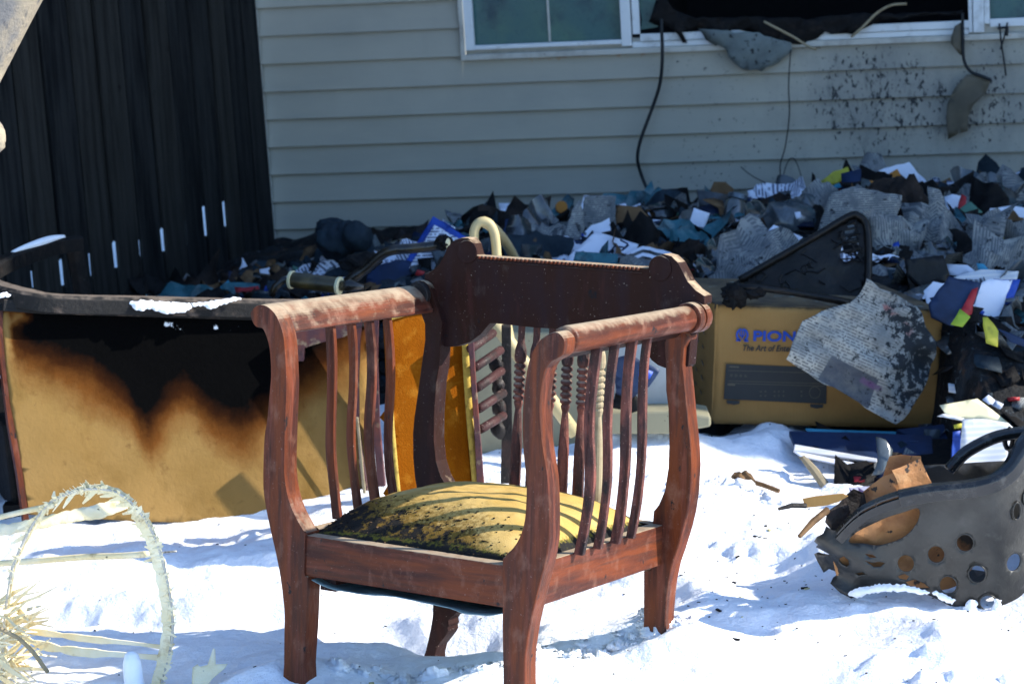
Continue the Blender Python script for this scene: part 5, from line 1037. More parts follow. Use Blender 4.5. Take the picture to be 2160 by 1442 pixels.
for i, (pts, m_, lb, ct) in enumerate((
    ([(2022, 392), (2060, 392), (2062, 424), (2030, 422)], 'teal', 'teal photo page below the arched black book', 'page'),
    ([(2066, 390), (2110, 388), (2122, 408), (2100, 440), (2070, 430)], 'clear', 'greyish blue crumpled film right of the teal page', 'film'),
    ([(2096, 384), (2116, 390), (2124, 404), (2108, 418), (2100, 400)], 'paper', 'speckled white curl at the right end of the heap top', 'paper'),
    ([(1992, 416), (2010, 410), (2026, 414), (2030, 436), (2010, 452), (1994, 436)], 'paper', 'round white paper plate beside a red triangle', 'paper plate'),
    ([(2028, 410), (2038, 416), (2036, 440), (2018, 442)], 'red', 'red triangle of card on the white plate', 'card'),
    ([(2022, 442), (2048, 424), (2072, 446), (2066, 466), (2036, 464)], 'green', 'dull green card under the red triangle', 'card'),
    ([(2046, 468), (2070, 456), (2072, 480), (2056, 482)], 'cyan', 'light turquoise card below the green one', 'card'),
    ([(2082, 424), (2098, 418), (2098, 432), (2086, 434)], 'yellow', 'small pale yellow note beside the film', 'note'),
    ([(2122, 422), (2160, 420), (2175, 440), (2126, 436)], 'red', 'dark pink cloth strip at the right frame edge', 'cloth'),
    ([(2088, 440), (2130, 436), (2180, 440), (2180, 462), (2100, 468), (2084, 460)], 'paper', 'wide bright white sheet at the right edge under the pink cloth', 'paper'),
    ([(2086, 470), (2130, 466), (2180, 468), (2180, 484), (2100, 488)], 'char', 'black charred strip under the wide white sheet', 'strip'),
    ([(2064, 492), (2082, 476), (2128, 510), (2112, 526)], 'yellow', 'yellow book cover tilted right of the twisted newspaper', 'book'),
    ([(2062, 496), (2110, 522), (2104, 536), (2060, 506)], 'red', 'reddish lower edge board of the yellow book', 'book'),
    ([(2118, 500), (2180, 484), (2180, 506), (2136, 520)], 'paper', 'small blue-white sheet right of the yellow book', 'paper'),
    ([(2120, 520), (2180, 502), (2180, 545), (2140, 560), (2116, 540)], 'clear', 'grey sooty bag at the right edge', 'bag'),
    ([(1996, 556), (2040, 560), (2060, 576), (2030, 584), (2000, 580)], 'papertext', 'blue spotted white paper beside the black panel', 'paper'),
    ([(2060, 556), (2076, 556), (2090, 574), (2066, 574)], 'cyan', 'pale blue corner right of the spotted paper', 'card'),
    ([(2010, 584), (2070, 568), (2150, 572), (2144, 596), (2060, 606), (2020, 600)], 'ruled', 'long off-white sheet above the blue folder', 'paper'),
    ([(1948, 612), (1970, 594), (2006, 596), (1990, 632), (1956, 650)], 'papertext', 'white printed page left of the dark picture book', 'page'),
    ([(1960, 640), (2002, 582), (2070, 596), (2056, 640), (2010, 690), (1966, 668)], 'navy', 'dark picture book with red and lime print', 'book'),
    ([(2022, 664), (2050, 610), (2062, 606), (2050, 660), (2030, 676)], 'red', 'orange-red band on the dark picture book', 'band'),
    ([(2006, 684), (2024, 652), (2046, 668), (2030, 690)], 'lime', 'lime green corner on the dark picture book', 'corner'),
    ([(2096, 588), (2152, 588), (2136, 640), (2110, 682), (2090, 680)], 'blue', 'bright blue folder behind the long white page', 'folder'),
    ([(2062, 600), (2090, 588), (2136, 592), (2104, 672), (2034, 678)], 'paper', 'long bluish white page lying on the blue folder', 'page'),
    ([(2074, 668), (2084, 668), (2108, 696), (2106, 730), (2082, 722)], 'yellow', 'thin yellow-green booklet standing on edge by the checked box', 'booklet'),
    ([(2100, 690), (2160, 716), (2180, 740), (2130, 720)], 'navy', 'dark blue slanting booklet right of the yellow-green one', 'booklet'))):
    item(('page', 'film', 'white_curl', 'paper_plate', 'red_card', 'green_card', 'turquoise_card', 'note', 'cloth_strip', 'white_sheet', 'charred_strip', 'yellow_book', 'book_edge', 'white_sheet', 'sooty_bag', 'spotted_paper', 'blue_corner', 'long_sheet', 'printed_page', 'picture_book', 'printed_band', 'printed_corner', 'blue_folder', 'white_page', 'booklet', 'booklet')[i],
         lb, ct, pts, 28, (i*53) % 26-13, m_, .008, .002, .008 if i in (11, 19) else .0014, dy=-.09-.014*(i % 5)-(.05 if i in (20, 21, 23) else 0))
b = MB(); q = at(2150, 680, 6.9); b.blob(q, .06, .05, .035, .05, 24, seed=41); tag(b.build('dark_red_bowl', M['darkred'], base=q, smooth=True), 'dark red rounded bowl at the right edge above the checked box', 'bowl')
# checked box and burnt papers right of the cardboard box
item('checked_box', 'purple and white diamond-checked box side right of the big cardboard box', 'box', [(1984, 712), (2050, 708), (2054, 742), (1984, 746)], 10, 0, 'pattern', .001, 0, .02, y=6.62)
item('checked_box', 'darker brownish checked box side reaching the right edge', 'box', [(2054, 716), (2110, 726), (2180, 742), (2180, 776), (2110, 762), (2054, 746)], 14, 0, 'pattern', .002, .001, .02, y=6.58)
for i, (pts, m_, lb, yy) in enumerate((
    ([(1984, 748), (2020, 748), (2060, 758), (2056, 800), (1990, 800)], 'clear', 'grey-blue plastic cover under the checked box', 6.55),
    ([(2034, 758), (2060, 762), (2110, 778), (2104, 792), (2070, 790), (2022, 782)], 'brown', 'brown scorched page curling up on the burnt pages', 6.45),
    ([(2030, 784), (2080, 780), (2112, 790), (2106, 800), (2040, 796)], 'ruled', 'pale underside of the curled scorched page', 6.43),
    ([(2000, 808), (2040, 816), (2110, 820), (2180, 828), (2180, 848), (2100, 842), (2040, 832), (2004, 826)], 'ruled', 'long pale burnt-edged page bundle reaching the right edge', 6.35),
    ([(2058, 812), (2120, 806), (2180, 808), (2180, 820), (2110, 820)], 'papertext', 'thin white pages on top of the pale page bundle', 6.38),
    ([(2092, 800), (2128, 792), (2180, 800), (2180, 816), (2110, 814)], 'paper', 'crumpled white ash-edged paper at the right edge', 6.33),
    ([(1995, 836), (2034, 832), (2040, 846), (2000, 848)], 'clear', 'pale blue page corner above the cream paper', 6.36),
    ([(2100, 850), (2180, 850), (2180, 905), (2130, 890), (2110, 868)], 'brown', 'rust brown burnt board behind the cream paper', 6.3))):
    item('burnt_page', lb, 'burnt page', pts, 45, 0, m_, .010, .004, .003, y=yy)
item('cream_paper', 'folded cream yellow sheet above the ruled white paper', 'paper', [(1982, 854), (2062, 840), (2094, 864), (2128, 892), (2080, 886), (2030, 882), (1998, 878)], 35, 0, 'cream', .006, 0, .001, y=6.1)
item('curled_strip', 'thin white curled strip under the cream sheet', 'paper strip', [(1976, 878), (1990, 872), (2034, 882), (2030, 888), (1992, 880)], 20, 0, 'ruled', .004, 0, .001, y=6.08)
item('ruled_paper', 'white ruled paper hanging behind the hamper handle', 'paper', [(2030, 884), (2080, 884), (2126, 892), (2150, 914), (2130, 930), (2120, 984), (2022, 990), (2026, 930)], 25, 0, 'ruled', .008, 0, .001, y=6.0)
item('navy_card', 'dark blue card edge left of the ruled paper', 'card', [(2010, 910), (2026, 908), (2024, 985), (2008, 985)], 10, 0, 'blue', .002, 0, .003, y=6.06)
item('small_yellow_clip', 'small yellow clip left of the ruled paper', 'clip', [(2012, 896), (2030, 892), (2030, 902), (2014, 904)], 10, 0, 'yellow', .002, 0, .004, y=6.03)
# books under and in front of the big cardboard box
def slab(name, pts, th, y, m, label, cat, tilt=76, yaw=0, pages=None):
    c = cen(pts); pl = tilted(c[0], c[1], y, tilt, yaw); b = MB(); q = [pl.uv(*p) for p in pts]
    b.prism(q, lambda a, e, d: pl.p(a, e, d), 0, -th); o = tag(b.build(name, m, base=pl.o, bevel=.002), label, cat)
    return o
slab('blue_book', [(1664, 908), (1840, 912), (1966, 918), (1968, 955), (1850, 968), (1676, 936)], .016, 6.28, M['navy'], 'big dark blue book lying open-edged in front of the cardboard box', 'book')
slab('page_block', [(1676, 936), (1850, 966), (1850, 975), (1674, 950)], .012, 6.2, M['ruled'], 'thick block of pale pages under the big dark blue book', 'book', 40)
slab('magazine', [(1674, 950), (1850, 984), (1900, 980), (1896, 992), (1842, 996), (1690, 962)], .006, 6.16, M['paper'], 'white magazine at the bottom in front of the dark blue book', 'magazine', 50)
slab('folder', [(1698, 902), (1760, 905), (1980, 912), (1978, 928), (1800, 920), (1705, 914)], .004, 6.42, M['cyan'], 'light blue folder squashed under the cardboard box', 'folder', 40)
slab('dark_binder', [(1860, 922), (2010, 925), (2018, 990), (1900, 995), (1850, 975)], .02, 6.2, M['char'], 'charred binder in front of the box at the right of the blue book', 'binder')
slab('dark_binder', [(1890, 905), (2020, 890), (2030, 930), (1960, 940)], .02, 6.35, M['navy'], 'dark blue binder wedged between box and ruled paper', 'binder', 60)
item('torn_wrapper', 'greyish torn wrapper in front of the books beside the paper bag', 'wrapper', [(1846, 922), (1868, 928), (1882, 950), (1876, 975), (1860, 1000), (1838, 1005), (1850, 970)], 30, 0, 'clear', .02, .002, y=6.1)
stick('wood_offcut', (1690, 960), (1752, 1040), 6.2, 6.05, .012, M['stick'], 'short yellowish wood offcut sloping into the snow below the books', 'wood')
b = MB(); q = at(1565, 1012, 6.02); b.blob(q, .028, .025, .020, .3, 16, seed=51); b.tube([q+np.array([.01, 0, .0]), q+np.array([.05, -.03, -.008]), q+np.array([.085, -.05, -.02])], .006, 6); tag(b.build('charred_chunk', M['brown'], base=q), 'brown charred chunk lying alone in the snow left of the books', 'chunk')
slab('violet_wrapper', [(1790, 1026), (1840, 1024), (1842, 1040), (1796, 1046)], .003, 5.75, M['pattern'], 'violet wrapper in the snow behind the paper bag', 'wrapper', 60)
# big printed cardboard box
BXY = 6.50
BX = Plane(at(1500, 893, BXY), (1, 0, 0), (0, 0, 1)); 
e1 = at(1972, 904, BXY-.0)-at(1500, 893, BXY); e1 /= np.linalg.norm(e1); e2 = at(1505, 640, BXY)-at(1500, 893, BXY); e2 = e2-e1*(e2@e1); e2 /= np.linalg.norm(e2)
BX = Plane(at(1500, 893, BXY), e1, e2); en = -BX.n
if en[1] < 0: en = -en
boxe = empty('cardboard_box', tuple(BX.o), 'large brown printed cardboard box with blue lettering, half covered by a newspaper', 'cardboard box')
bw = BX.uv(1974, 904)[0]; bh = BX.uv(1506, 642)[1]; bd = .40
bshift = np.array([-.115, 0, 0])
b = MB(); V2 = []; gn_ = 40
for i in range(gn_+1):
    for j in range(gn_//2+1):
        u, v = i/gn_, j/(gn_//2)
        sag = -.012*math.exp(-((u-1)/.05)**2-((v-1)/.12)**2)
        V2.append(BX.o+e1*(bw*u+.004*math.sin(v*5))+e2*(bh*v+sag-.004*math.sin(u*3.1)*v)+en*(-.006*math.sin(math.pi*u)*math.sin(math.pi*v)+.002*math.sin(u*20)*v))
mm_ = gn_//2+1; fs = [(i*mm_+j, (i+1)*mm_+j, (i+1)*mm_+j+1, i*mm_+j+1) for i in range(gn_) for j in range(gn_//2)]
bnb = []
for i in range(gn_+1):
    for j in range(gn_//2+1): u, v = i/gn_, j/(gn_//2); bnb.append(max(0, 1-(1-v)/.06)*.8+max(0, 1-v/.05)*.7+max(0, 1-u/.02)*.5+max(0, 1-(1-u)/.035)*.8)
b.add(V2, fs, attrs={'burn': bnb}); b.build('front_panel', M['card'], boxe, smooth=True, solid=.004)
def bpt(u, v, d): return BX.o+e1*u+e2*v+(en+bshift/bd*0)*d+bshift*(d/bd)
b = MB(); b.hexa([bpt(0, 0, .0), bpt(0, 0, bd), bpt(0, bh, bd), bpt(0, bh, .0)], [bpt(.004, 0, .0), bpt(.004, 0, bd), bpt(.004, bh, bd), bpt(.004, bh, .0)]); b.build('side_panel', M['card'], boxe)
b = MB(); b.hexa([bpt(bw-.004, 0, .004), bpt(bw-.004, 0, bd), bpt(bw-.004, bh, bd), bpt(bw-.004, bh, .004)], [bpt(bw, 0, .004), bpt(bw, 0, bd), bpt(bw, bh, bd), bpt(bw, bh, .004)]); b.build('side_panel', M['card'], boxe)
b = MB(); b.hexa([bpt(0, bh-.003, .002), bpt(bw, bh-.003, .002), bpt(bw, bh+.0, bd), bpt(0, bh+.0, bd)], [bpt(0, bh, .002), bpt(bw, bh, .002), bpt(bw, bh+.004, bd), bpt(0, bh+.004, bd)]); b.build('top_flap', M['cardtop'], boxe)
b = MB(); b.hexa([bpt(0.004, .0, bd-.004), bpt(bw, .0, bd-.004), bpt(bw, .0, bd), bpt(0.004, .0, bd)], [bpt(.004, bh, bd-.004), bpt(bw, bh, bd-.004), bpt(bw, bh, bd), bpt(.004, bh, bd)]); b.build('back_panel', M['card'], boxe)
def bpoly(b, pts, off=-.0072, hole=(), mi=0):
    q = [BX.uv(*p) for p in pts]; v2, fs = fill(q, 9, [[BX.uv(*p) for p in h] for h in hole]) if hole else (q, [tuple(range(len(q)))])
    b.add([BX.o+e1*x+e2*y+en*off for x, y in v2], fs, mi=mi)
def text(name, s, px, py, wpx, hpx, m, parent, bold=0, shear=0):
    cu = bpy.data.curves.new(name, 'FONT'); cu.body = s; cu.size = 1; cu.offset = bold; cu.shear = shear; cu.extrude = .0
    to = bpy.data.objects.new(name, cu); C.objects.link(to); bpy.context.view_layer.update()
    me = bpy.data.meshes.new_from_object(to.evaluated_get(bpy.context.evaluated_depsgraph_get())); C.objects.unlink(to)
    co = np.array([v.co[:] for v in me.vertices]); lo, hi = co.min(0), co.max(0)
    x0, y0 = BX.uv(px, py); x1, y1 = BX.uv(px+wpx, py+wpx*.016); h = BX.uv(px, py-hpx)[1]-y0
    for v in me.vertices:
        a = (v.co.x-lo[0])/(hi[0]-lo[0]); e = v.co.y/(.70)
        p = BX.o+e1*(x0+(x1-x0)*a)+e2*(y0+(y1-y0)*a+h*e)+en*-.0078-BASE[parent.name]; v.co = p
    me.materials.append(m); o = bpy.data.objects.new(name, me); C.objects.link(o); o.parent = parent; BASE[o.name] = BASE[parent.name]; return o
text('printed_name', 'PIONEER', 1588, 717, 156, 20.5, M['inkblue'], boxe, .032)
text('printed_slogan', 'The Art of Entertainment', 1566, 738, 160, 12.5, M['inkblack'], boxe, .022, .22)
b = MB()
import itertools
def arcring(cx, cy, r0, r1, a0, a1, n=14): return [(cx+r1*math.cos(math.radians(a0+(a1-a0)*k/n)), cy-r1*1.05*math.sin(math.radians(a0+(a1-a0)*k/n))) for k in range(n+1)]+[(cx+r0*math.cos(math.radians(a1+(a0-a1)*k/n)), cy-r0*1.05*math.sin(math.radians(a1+(a0-a1)*k/n))) for k in range(n+1)]
def bquad(b, ring):            # ring strips as quads
    n = len(ring)//2; q = [BX.uv(*p) for p in ring]; P3 = [BX.o+e1*x+e2*y+en*-.0078 for x, y in q]
    b.add(P3, [(k, k+1, 2*n-2-k, 2*n-1-k) for k in range(n-1)])
bquad(b, arcring(1565, 705, 9.0, 13.5, 97, 245)); bquad(b, arcring(1565, 705, 9.0, 13.5, -65, 83))
bpoly(b, [(1552, 714), (1562, 714.4), (1562, 718.5), (1552, 718)], -.0078); bpoly(b, [(1568.5, 715), (1578, 715.4), (1578, 719.4), (1568.5, 719)], -.0078)
bquad(b, arcring(1565, 703, 3.4, 6.2, 180, 270, 6)); bquad(b, arcring(1565, 703, 3.4, 6.2, 270, 360, 6)); bpoly(b, [(1558.8, 696), (1561.6, 696), (1561.6, 703), (1558.8, 703)], -.0078); bpoly(b, [(1568.4, 696.2), (1571.2, 696.2), (1571.2, 703), (1568.4, 703)], -.0078)
bpoly(b, [(1564, 694), (1566.4, 694), (1566.4, 714), (1564, 714)], -.0078)
b.build('printed_emblem', M['inkblue'], boxe)
b = MB(); bpoly(b, [(1531, 766), (1744, 774), (1742, 850), (1526, 840)], -.0074); bpoly(b, [(1532, 842.5), (1560, 843.5), (1559, 850), (1548, 852), (1533, 849)], -.0074); bpoly(b, [(1708, 850.5), (1736, 851.5), (1735, 858), (1722, 860), (1709, 857)], -.0074)
b.build('printed_stereo_picture', M['inkblack'], boxe)
b = MB()
for y_ in (779, 801, 806): bpoly(b, [(1536, y_), (1738, y_+6), (1738, y_+7), (1536, y_+1)], -.0078)
for k in range(4): bquad(b, arcring(1542+k*10, 790+k*.4, 1.6, 2.6, 0, 359, 10))
for k in range(6):
    for j in range(2): bquad(b, arcring((1604, 1614, 1633, 1642, 1652, 1690)[k], 824+j*9, 1.0, 1.9, 0, 359, 8))
bquad(b, arcring(1718, 826, 11, 12, 0, 359, 20)); bpoly(b, [(1538, 770), (1558, 771), (1558, 774), (1538, 773)], -.0078); bpoly(b, [(1534, 807.5), (1550, 808), (1550, 812), (1534, 811)], -.0078)
b.build('printed_lines', M['inkline'], boxe)
b = MB()                                        # printed marks on the left side
for k in range(18):
    z0_ = .03+k*.0135; 
    if k in (5, 10, 11, 14): continue
    b.box(bpt(-.0012, z0_, .08+.04*(k % 3)), .001, .05+.05*((k*7) % 4)/3, .006)
b.build('printed_side_text', M['inkline'], boxe)
# sooty newspaper lying over the box front
npp = [(1822, 588), (1836, 596), (1850, 610), (1880, 620), (1905, 632), (1932, 648), (1944, 660), (1950, 690), (1972, 722), (1972, 750), (1962, 790), (1945, 822), (1925, 856), (1905, 884), (1888, 893), (1868, 884), (1840, 870), (1800, 840), (1760, 818), (1720, 800), (1680, 772), (1656, 758), (1660, 745), (1678, 700), (1690, 678), (1714, 665), (1750, 650), (1790, 640), (1808, 622), (1820, 600)]
NP = tilted(1800, 760, 6.36, 12, 4, -28)
def reg(pts, soft=.006):
    q = [NP.uv(*p) for p in pts]; P_ = np.array(q)
    def fn(x, y):
        o = []
        for a, e in zip(x, y):
            ins = inside(a, e, q); d = 9
            for i in range(len(q)):
                A_, B_ = P_[i], P_[(i+1) % len(q)]; t = max(0, min(1, ((a-A_[0])*(B_[0]-A_[0])+(e-A_[1])*(B_[1]-A_[1]))/(((B_-A_)**2).sum()+1e-9))); d = min(d, math.hypot(a-A_[0]-t*(B_[0]-A_[0]), e-A_[1]-t*(B_[1]-A_[1])))
            o.append(.5+(d if ins else -d)/soft*.25)
        return np.clip(np.array(o), 0, 1)
    return fn
blk = [(1752, 750), (1850, 800), (1832, 862), (1800, 842), (1772, 826), (1748, 812), (1726, 800)]
c1_, c2_ = NP.uv(1930, 790), NP.uv(1920, 690)
sheet('newspaper', npp, NP, M['newsbox'], thick=.0016, curl=.012, freq=5, rag=.002, disp=lambda x, y: .024*(1-np.abs(fbm(x*5+2, y*9+1, 3, 12))*2.4)+.008*np.sin(x*22+y*9)+.008*(1-np.abs(fbm(x*14, y*14+1, 2, 19))*2), spacing=.010, label='large wet sooty newspaper with a red streak draped over the front of the cardboard box', cat='newspaper',
      attrs={'red': reg([(1850, 630), (1880, 650), (1915, 680), (1930, 706), (1920, 720), (1895, 690), (1860, 656)]), 'block': reg(blk), 'purple': reg([(1816, 793), (1860, 815), (1855, 828), (1810, 806)]),
             'burn': lambda x, y: .43+.40*np.exp(-(((x-c1_[0])/.07)**2+((y-c1_[1])/.13)**2))+.32*np.exp(-(((x-c2_[0])/.10)**2+((y-c2_[1])/.10)**2))})
# mesh crate wedge on top of the box
cr = empty('mesh_crate', tuple(at(1700, 630, 6.6)), 'burnt black plastic mesh crate tipped up like a wedge on the cardboard box', 'crate')
CPL = tilted(1700, 560, 6.72, 24, -6)
crp = [(1530, 604), (1560, 590), (1640, 545), (1700, 508), (1760, 472), (1800, 455), (1822, 468), (1828, 500), (1826, 600), (1806, 640), (1760, 630), (1660, 612), (1560, 600)]
slots = [[(1786, 476), (1800, 473), (1803, 477), (1790, 481)], [(1782, 487), (1806, 483), (1808, 489), (1783, 494)], [(1780, 500), (1808, 497), (1810, 504), (1779, 510)], [(1776, 516), (1811, 511), (1812, 520), (1774, 528)], [(1772, 534), (1810, 526), (1808, 540), (1784, 552), (1774, 546)]]
sheet('mesh_side', crp, CPL, M['crateplastic'], parent=cr, thick=.004, curl=.012, freq=10, rag=.003, holes=slots, spacing=.014)
b = MB(); P_ = smoothpoly([CPL.uv(*q) for q in [(1560, 592), (1640, 546), (1720, 500), (1790, 458), (1812, 458), (1828, 478), (1832, 540), (1828, 610), (1808, 640)]], 5, False); b.tube([CPL.p(x, y, .008) for x, y in P_], .010, 8, up=tuple(CPL.n)); b.build('rim', M['crateplastic'], cr, smooth=True)
b = MB(); P_ = [(1532, 606), (1600, 606), (1680, 618), (1760, 632), (1810, 644)]; b.tube([at(x, y, 6.5) for x, y in P_], .010, 8, scale=[1.3, 1, .9, 1, 1.2]); b.build('lower_rim', M['crateplastic'], cr, smooth=True)
b = MB(); r_ = random.Random(8); q_ = [CPL.uv(*p) for p in crp]
for k in range(46):
    t = r_.random(); x = q_[0][0]+(.05+.9*t)*(q_[7][0]-q_[0][0]); y = r_.uniform(min(p[1] for p in q_), max(p[1] for p in q_))
    pts = [(x, y)]
    for j in range(5): pts.append((pts[-1][0]+r_.uniform(-.02, .03), pts[-1][1]+r_.uniform(-.02, .02)))
    pts = [p for p in pts if inside(p[0], p[1], q_)]
    if len(pts) > 2: b.tube([CPL.p(a, e, .007) for a, e in pts], .0022, 5, up=tuple(CPL.n))
b.build('melted_mesh', M['crateplastic'], cr)
b = MB(); q = at(1552, 622, 6.48); b.blob(q, .034, .03, .03, .3, 18, seed=61); b.blob(at(1590, 616, 6.5), .03, .02, .016, .3, 16, seed=62); tag(b.build('melted_black_clump', M['char'], base=q), 'melted black clump on the left top edge of the cardboard box', 'clump')
# ------------------------------------------------------------ burnt exercise bar, grip and cream tube frame behind the chair
hb = empty('burnt_handlebar', tuple(at(840, 600, 6.7)), 'burnt black bent bar ending in torn foam left of the chair crest', 'handlebar')
b = MB(); P_ = smoothpoly([(720, 610, 0), (740, 590, 0), (775, 565, 0), (805, 538, 0), (832, 527, 0), (870, 524, 0), (915, 519, 0), (952, 512, 0)], 5, False)
b.tube([at(p[0], p[1], 6.7-.1*i/len(P_)) for i, p in enumerate(P_)], .0135, 10, scale=[1.2]*8+[1]*(len(P_)-12)+[1.15]*4); b.build('bar', M['metalburnt'], hb, smooth=True)
b = MB(); b.blob(at(935, 514, 6.6), .022, .02, .018, .4, 16, seed=71); b.build('torn_foam', M['char'], hb); b = MB(); b.blob(at(760, 552, 6.75), .05, .03, .026, .25, 18, seed=73); b.build('torn_foam', M['char'], hb)
b = MB(); b.blob(at(945, 513, 6.58), .006, .006, .014, .3, 10, seed=75); b.build('bright_scrap', M['cream'], hb)
gr = empty('grip_handle', tuple(at(660, 610, 6.55)), 'olive cylindrical grip with cream end rings on a melted bar, above the sofa rail', 'grip')
a_, c_ = at(616, 590, 6.5), at(716, 603, 6.45)
b = MB(); b.lathe(a_, c_-a_, [(0, .019), (.004, .0205), (np.linalg.norm(c_-a_)-.004, .0215), (np.linalg.norm(c_-a_), .020)], 22); b.build('grip', M['grip'], gr, smooth=True)
for p_ in (a_, c_): b = MB(); b.lathe(p_, c_-a_, [(-.006, .015), (-.005, .023), (.002, .024), (.003, .017)], 22); b.build('end_ring', M['cream'], gr)
b = MB(); b.tube([c_, at(740, 602, 6.44), at(768, 606, 6.43)], .013, 8, scale=[1, 1.3, .6]); b.tube([a_, at(598, 590, 6.5), at(582, 604, 6.5), at(572, 624, 6.5)], .010, 8, scale=[.7, 1, 1, 1]); b.build('melted_bar', M['metalburnt'], gr, smooth=True)
ct = empty('cream_tube_frame', tuple(at(1030, 640, 6.0)), 'bent cream tubular frame rising behind the left scroll of the chair crest', 'tube frame')
b = MB(); P_ = smoothpoly([(994, 640), (998, 560), (1000, 510), (1000, 490), (1006, 474), (1018, 467), (1032, 472), (1042, 490), (1046, 515), (1050, 560), (1062, 640), (1080, 740)], 6, False)
b.tube([at(x, y, 6.05) for x, y in P_], .0115, 10, up=(0, 1, 0)); b.build('hoop_tube', M['pipe'], ct, smooth=True)
b = MB(); P_ = [(1022, 468), (1050, 490), (1078, 530), (1110, 600)]; b.tube([at(x, y, 6.12+.1*i) for i, (x, y) in enumerate(smoothpoly(P_, 4, False))][:14], .0135, 10, up=(0, 1, 0)); b.build('back_tube', M['pipe'], ct, smooth=True)
b = MB(); b.lathe(at(1003, 560, 6.03), (0, 0, 1), [(-.05, .0175), (.045, .0175), (.055, .012)], 14); b.build('sleeve', M['pipe'], ct, smooth=True)
b = MB(); b.tube([at(x, y, 5.95) for x, y in ((1020, 655), (1062, 705), (1098, 755), (1150, 825), (1214, 915))], .0165, 12, up=(0, 1, 0)); b.build('brace_tube', M['pipe'], ct, smooth=True)
def block(name, pts, y, depth, m, label, cat, bev=.006):
    pl = tilted(pts[0][0], pts[0][1], y); b = MB(); b.prism([pl.uv(*q) for q in pts], lambda a, e, d: pl.p(a, e, d), 0, -depth); return tag(b.build(name, m, base=pl.o, bevel=bev), label, cat)
block('beige_cabinet', [(1000, 700), (1292, 700), (1292, 880), (1250, 930), (1120, 962), (1002, 966)], 6.32, .25, M['beige'], 'sooty beige appliance housing seen through the back spindles', 'appliance')
block('plastic_sheet', [(1296, 688), (1420, 715), (1412, 868), (1296, 868)], 6.30, .05, M['greywhite'], 'pale grey plastic panel seen between the right arm slats', 'panel')
block('pale_ledge', [(1286, 868), (1412, 866), (1500, 878), (1500, 900), (1410, 916), (1286, 916)], 6.22, .12, M['beige'], 'speckled pale ledge lying on the snow left of the cardboard box', 'ledge')
item('dark_magazine', 'black and violet magazine leaning on the pale grey panel', 'magazine', [(1288, 760), (1330, 745), (1392, 780), (1370, 815), (1330, 840), (1300, 830)], 20, 0, 'navy', .01, .002, .003, y=6.2)
item('violet_magazine_cover', 'violet patch of cover on the dark magazine', 'cover', [(1350, 772), (1378, 784), (1370, 800), (1346, 792)], 20, 0, 'blue', .002, 0, .001, y=6.17)
item('black_bag_scrap', 'black plastic scrap under the dark magazine', 'plastic scrap', [(1300, 820), (1340, 830), (1360, 860), (1330, 870), (1290, 860)], 20, 0, 'char', .01, .003, .002, y=6.2)
# ------------------------------------------------------------ wicker basket frame in the left foreground
wb = empty('basket_frame', tuple(at(190, 1440, 4.75)), 'pale torn wicker hoop frame with broken reeds in the left foreground', 'wicker frame')
WP = tilted(190, 1250, 4.72, 0, -12)
hoop = [(10, 1460), (8, 1400), (10, 1340), (16, 1270), (28, 1200), (50, 1145), (78, 1095), (108, 1060), (145, 1040), (185, 1031), (225, 1032), (262, 1046), (295, 1078), (322, 1120), (342, 1175), (356, 1235), (364, 1290), (364, 1340), (356, 1385), (345, 1425), (335, 1470)]
HPs = smoothpoly([WP.uv(*q) for q in hoop], 6, False)
b = MB(); b.tube([WP.p(x*1.004, y*1.004, .004) for x, y in HPs], .0028, 8, up=tuple(WP.n)); b.build('wire_hoop', M['wire'], wb, smooth=True)
b = MB(); r_ = random.Random(31)
rr_ = [.0095 if i < 40 else .007 for i in range(len(HPs))]
inner = [(x+(.012 if i > 68 else 0)*-1, y) for i, (x, y) in enumerate(HPs)]
b.sweep([WP.p(x, y, -.004) for x, y in inner], [(-.006, -.0085), (.006, -.0085), (.006, .006), (-.006, .006)], up=tuple(WP.n), scale=[.45+.55*abs(float(vnoise(np.array([i*.35]), np.array([1.0]))[0]))+(.7 if i > 72 else 0) for i in range(len(inner))])
b.build('wrapped_rim', M['reed'], wb)
b = MB()
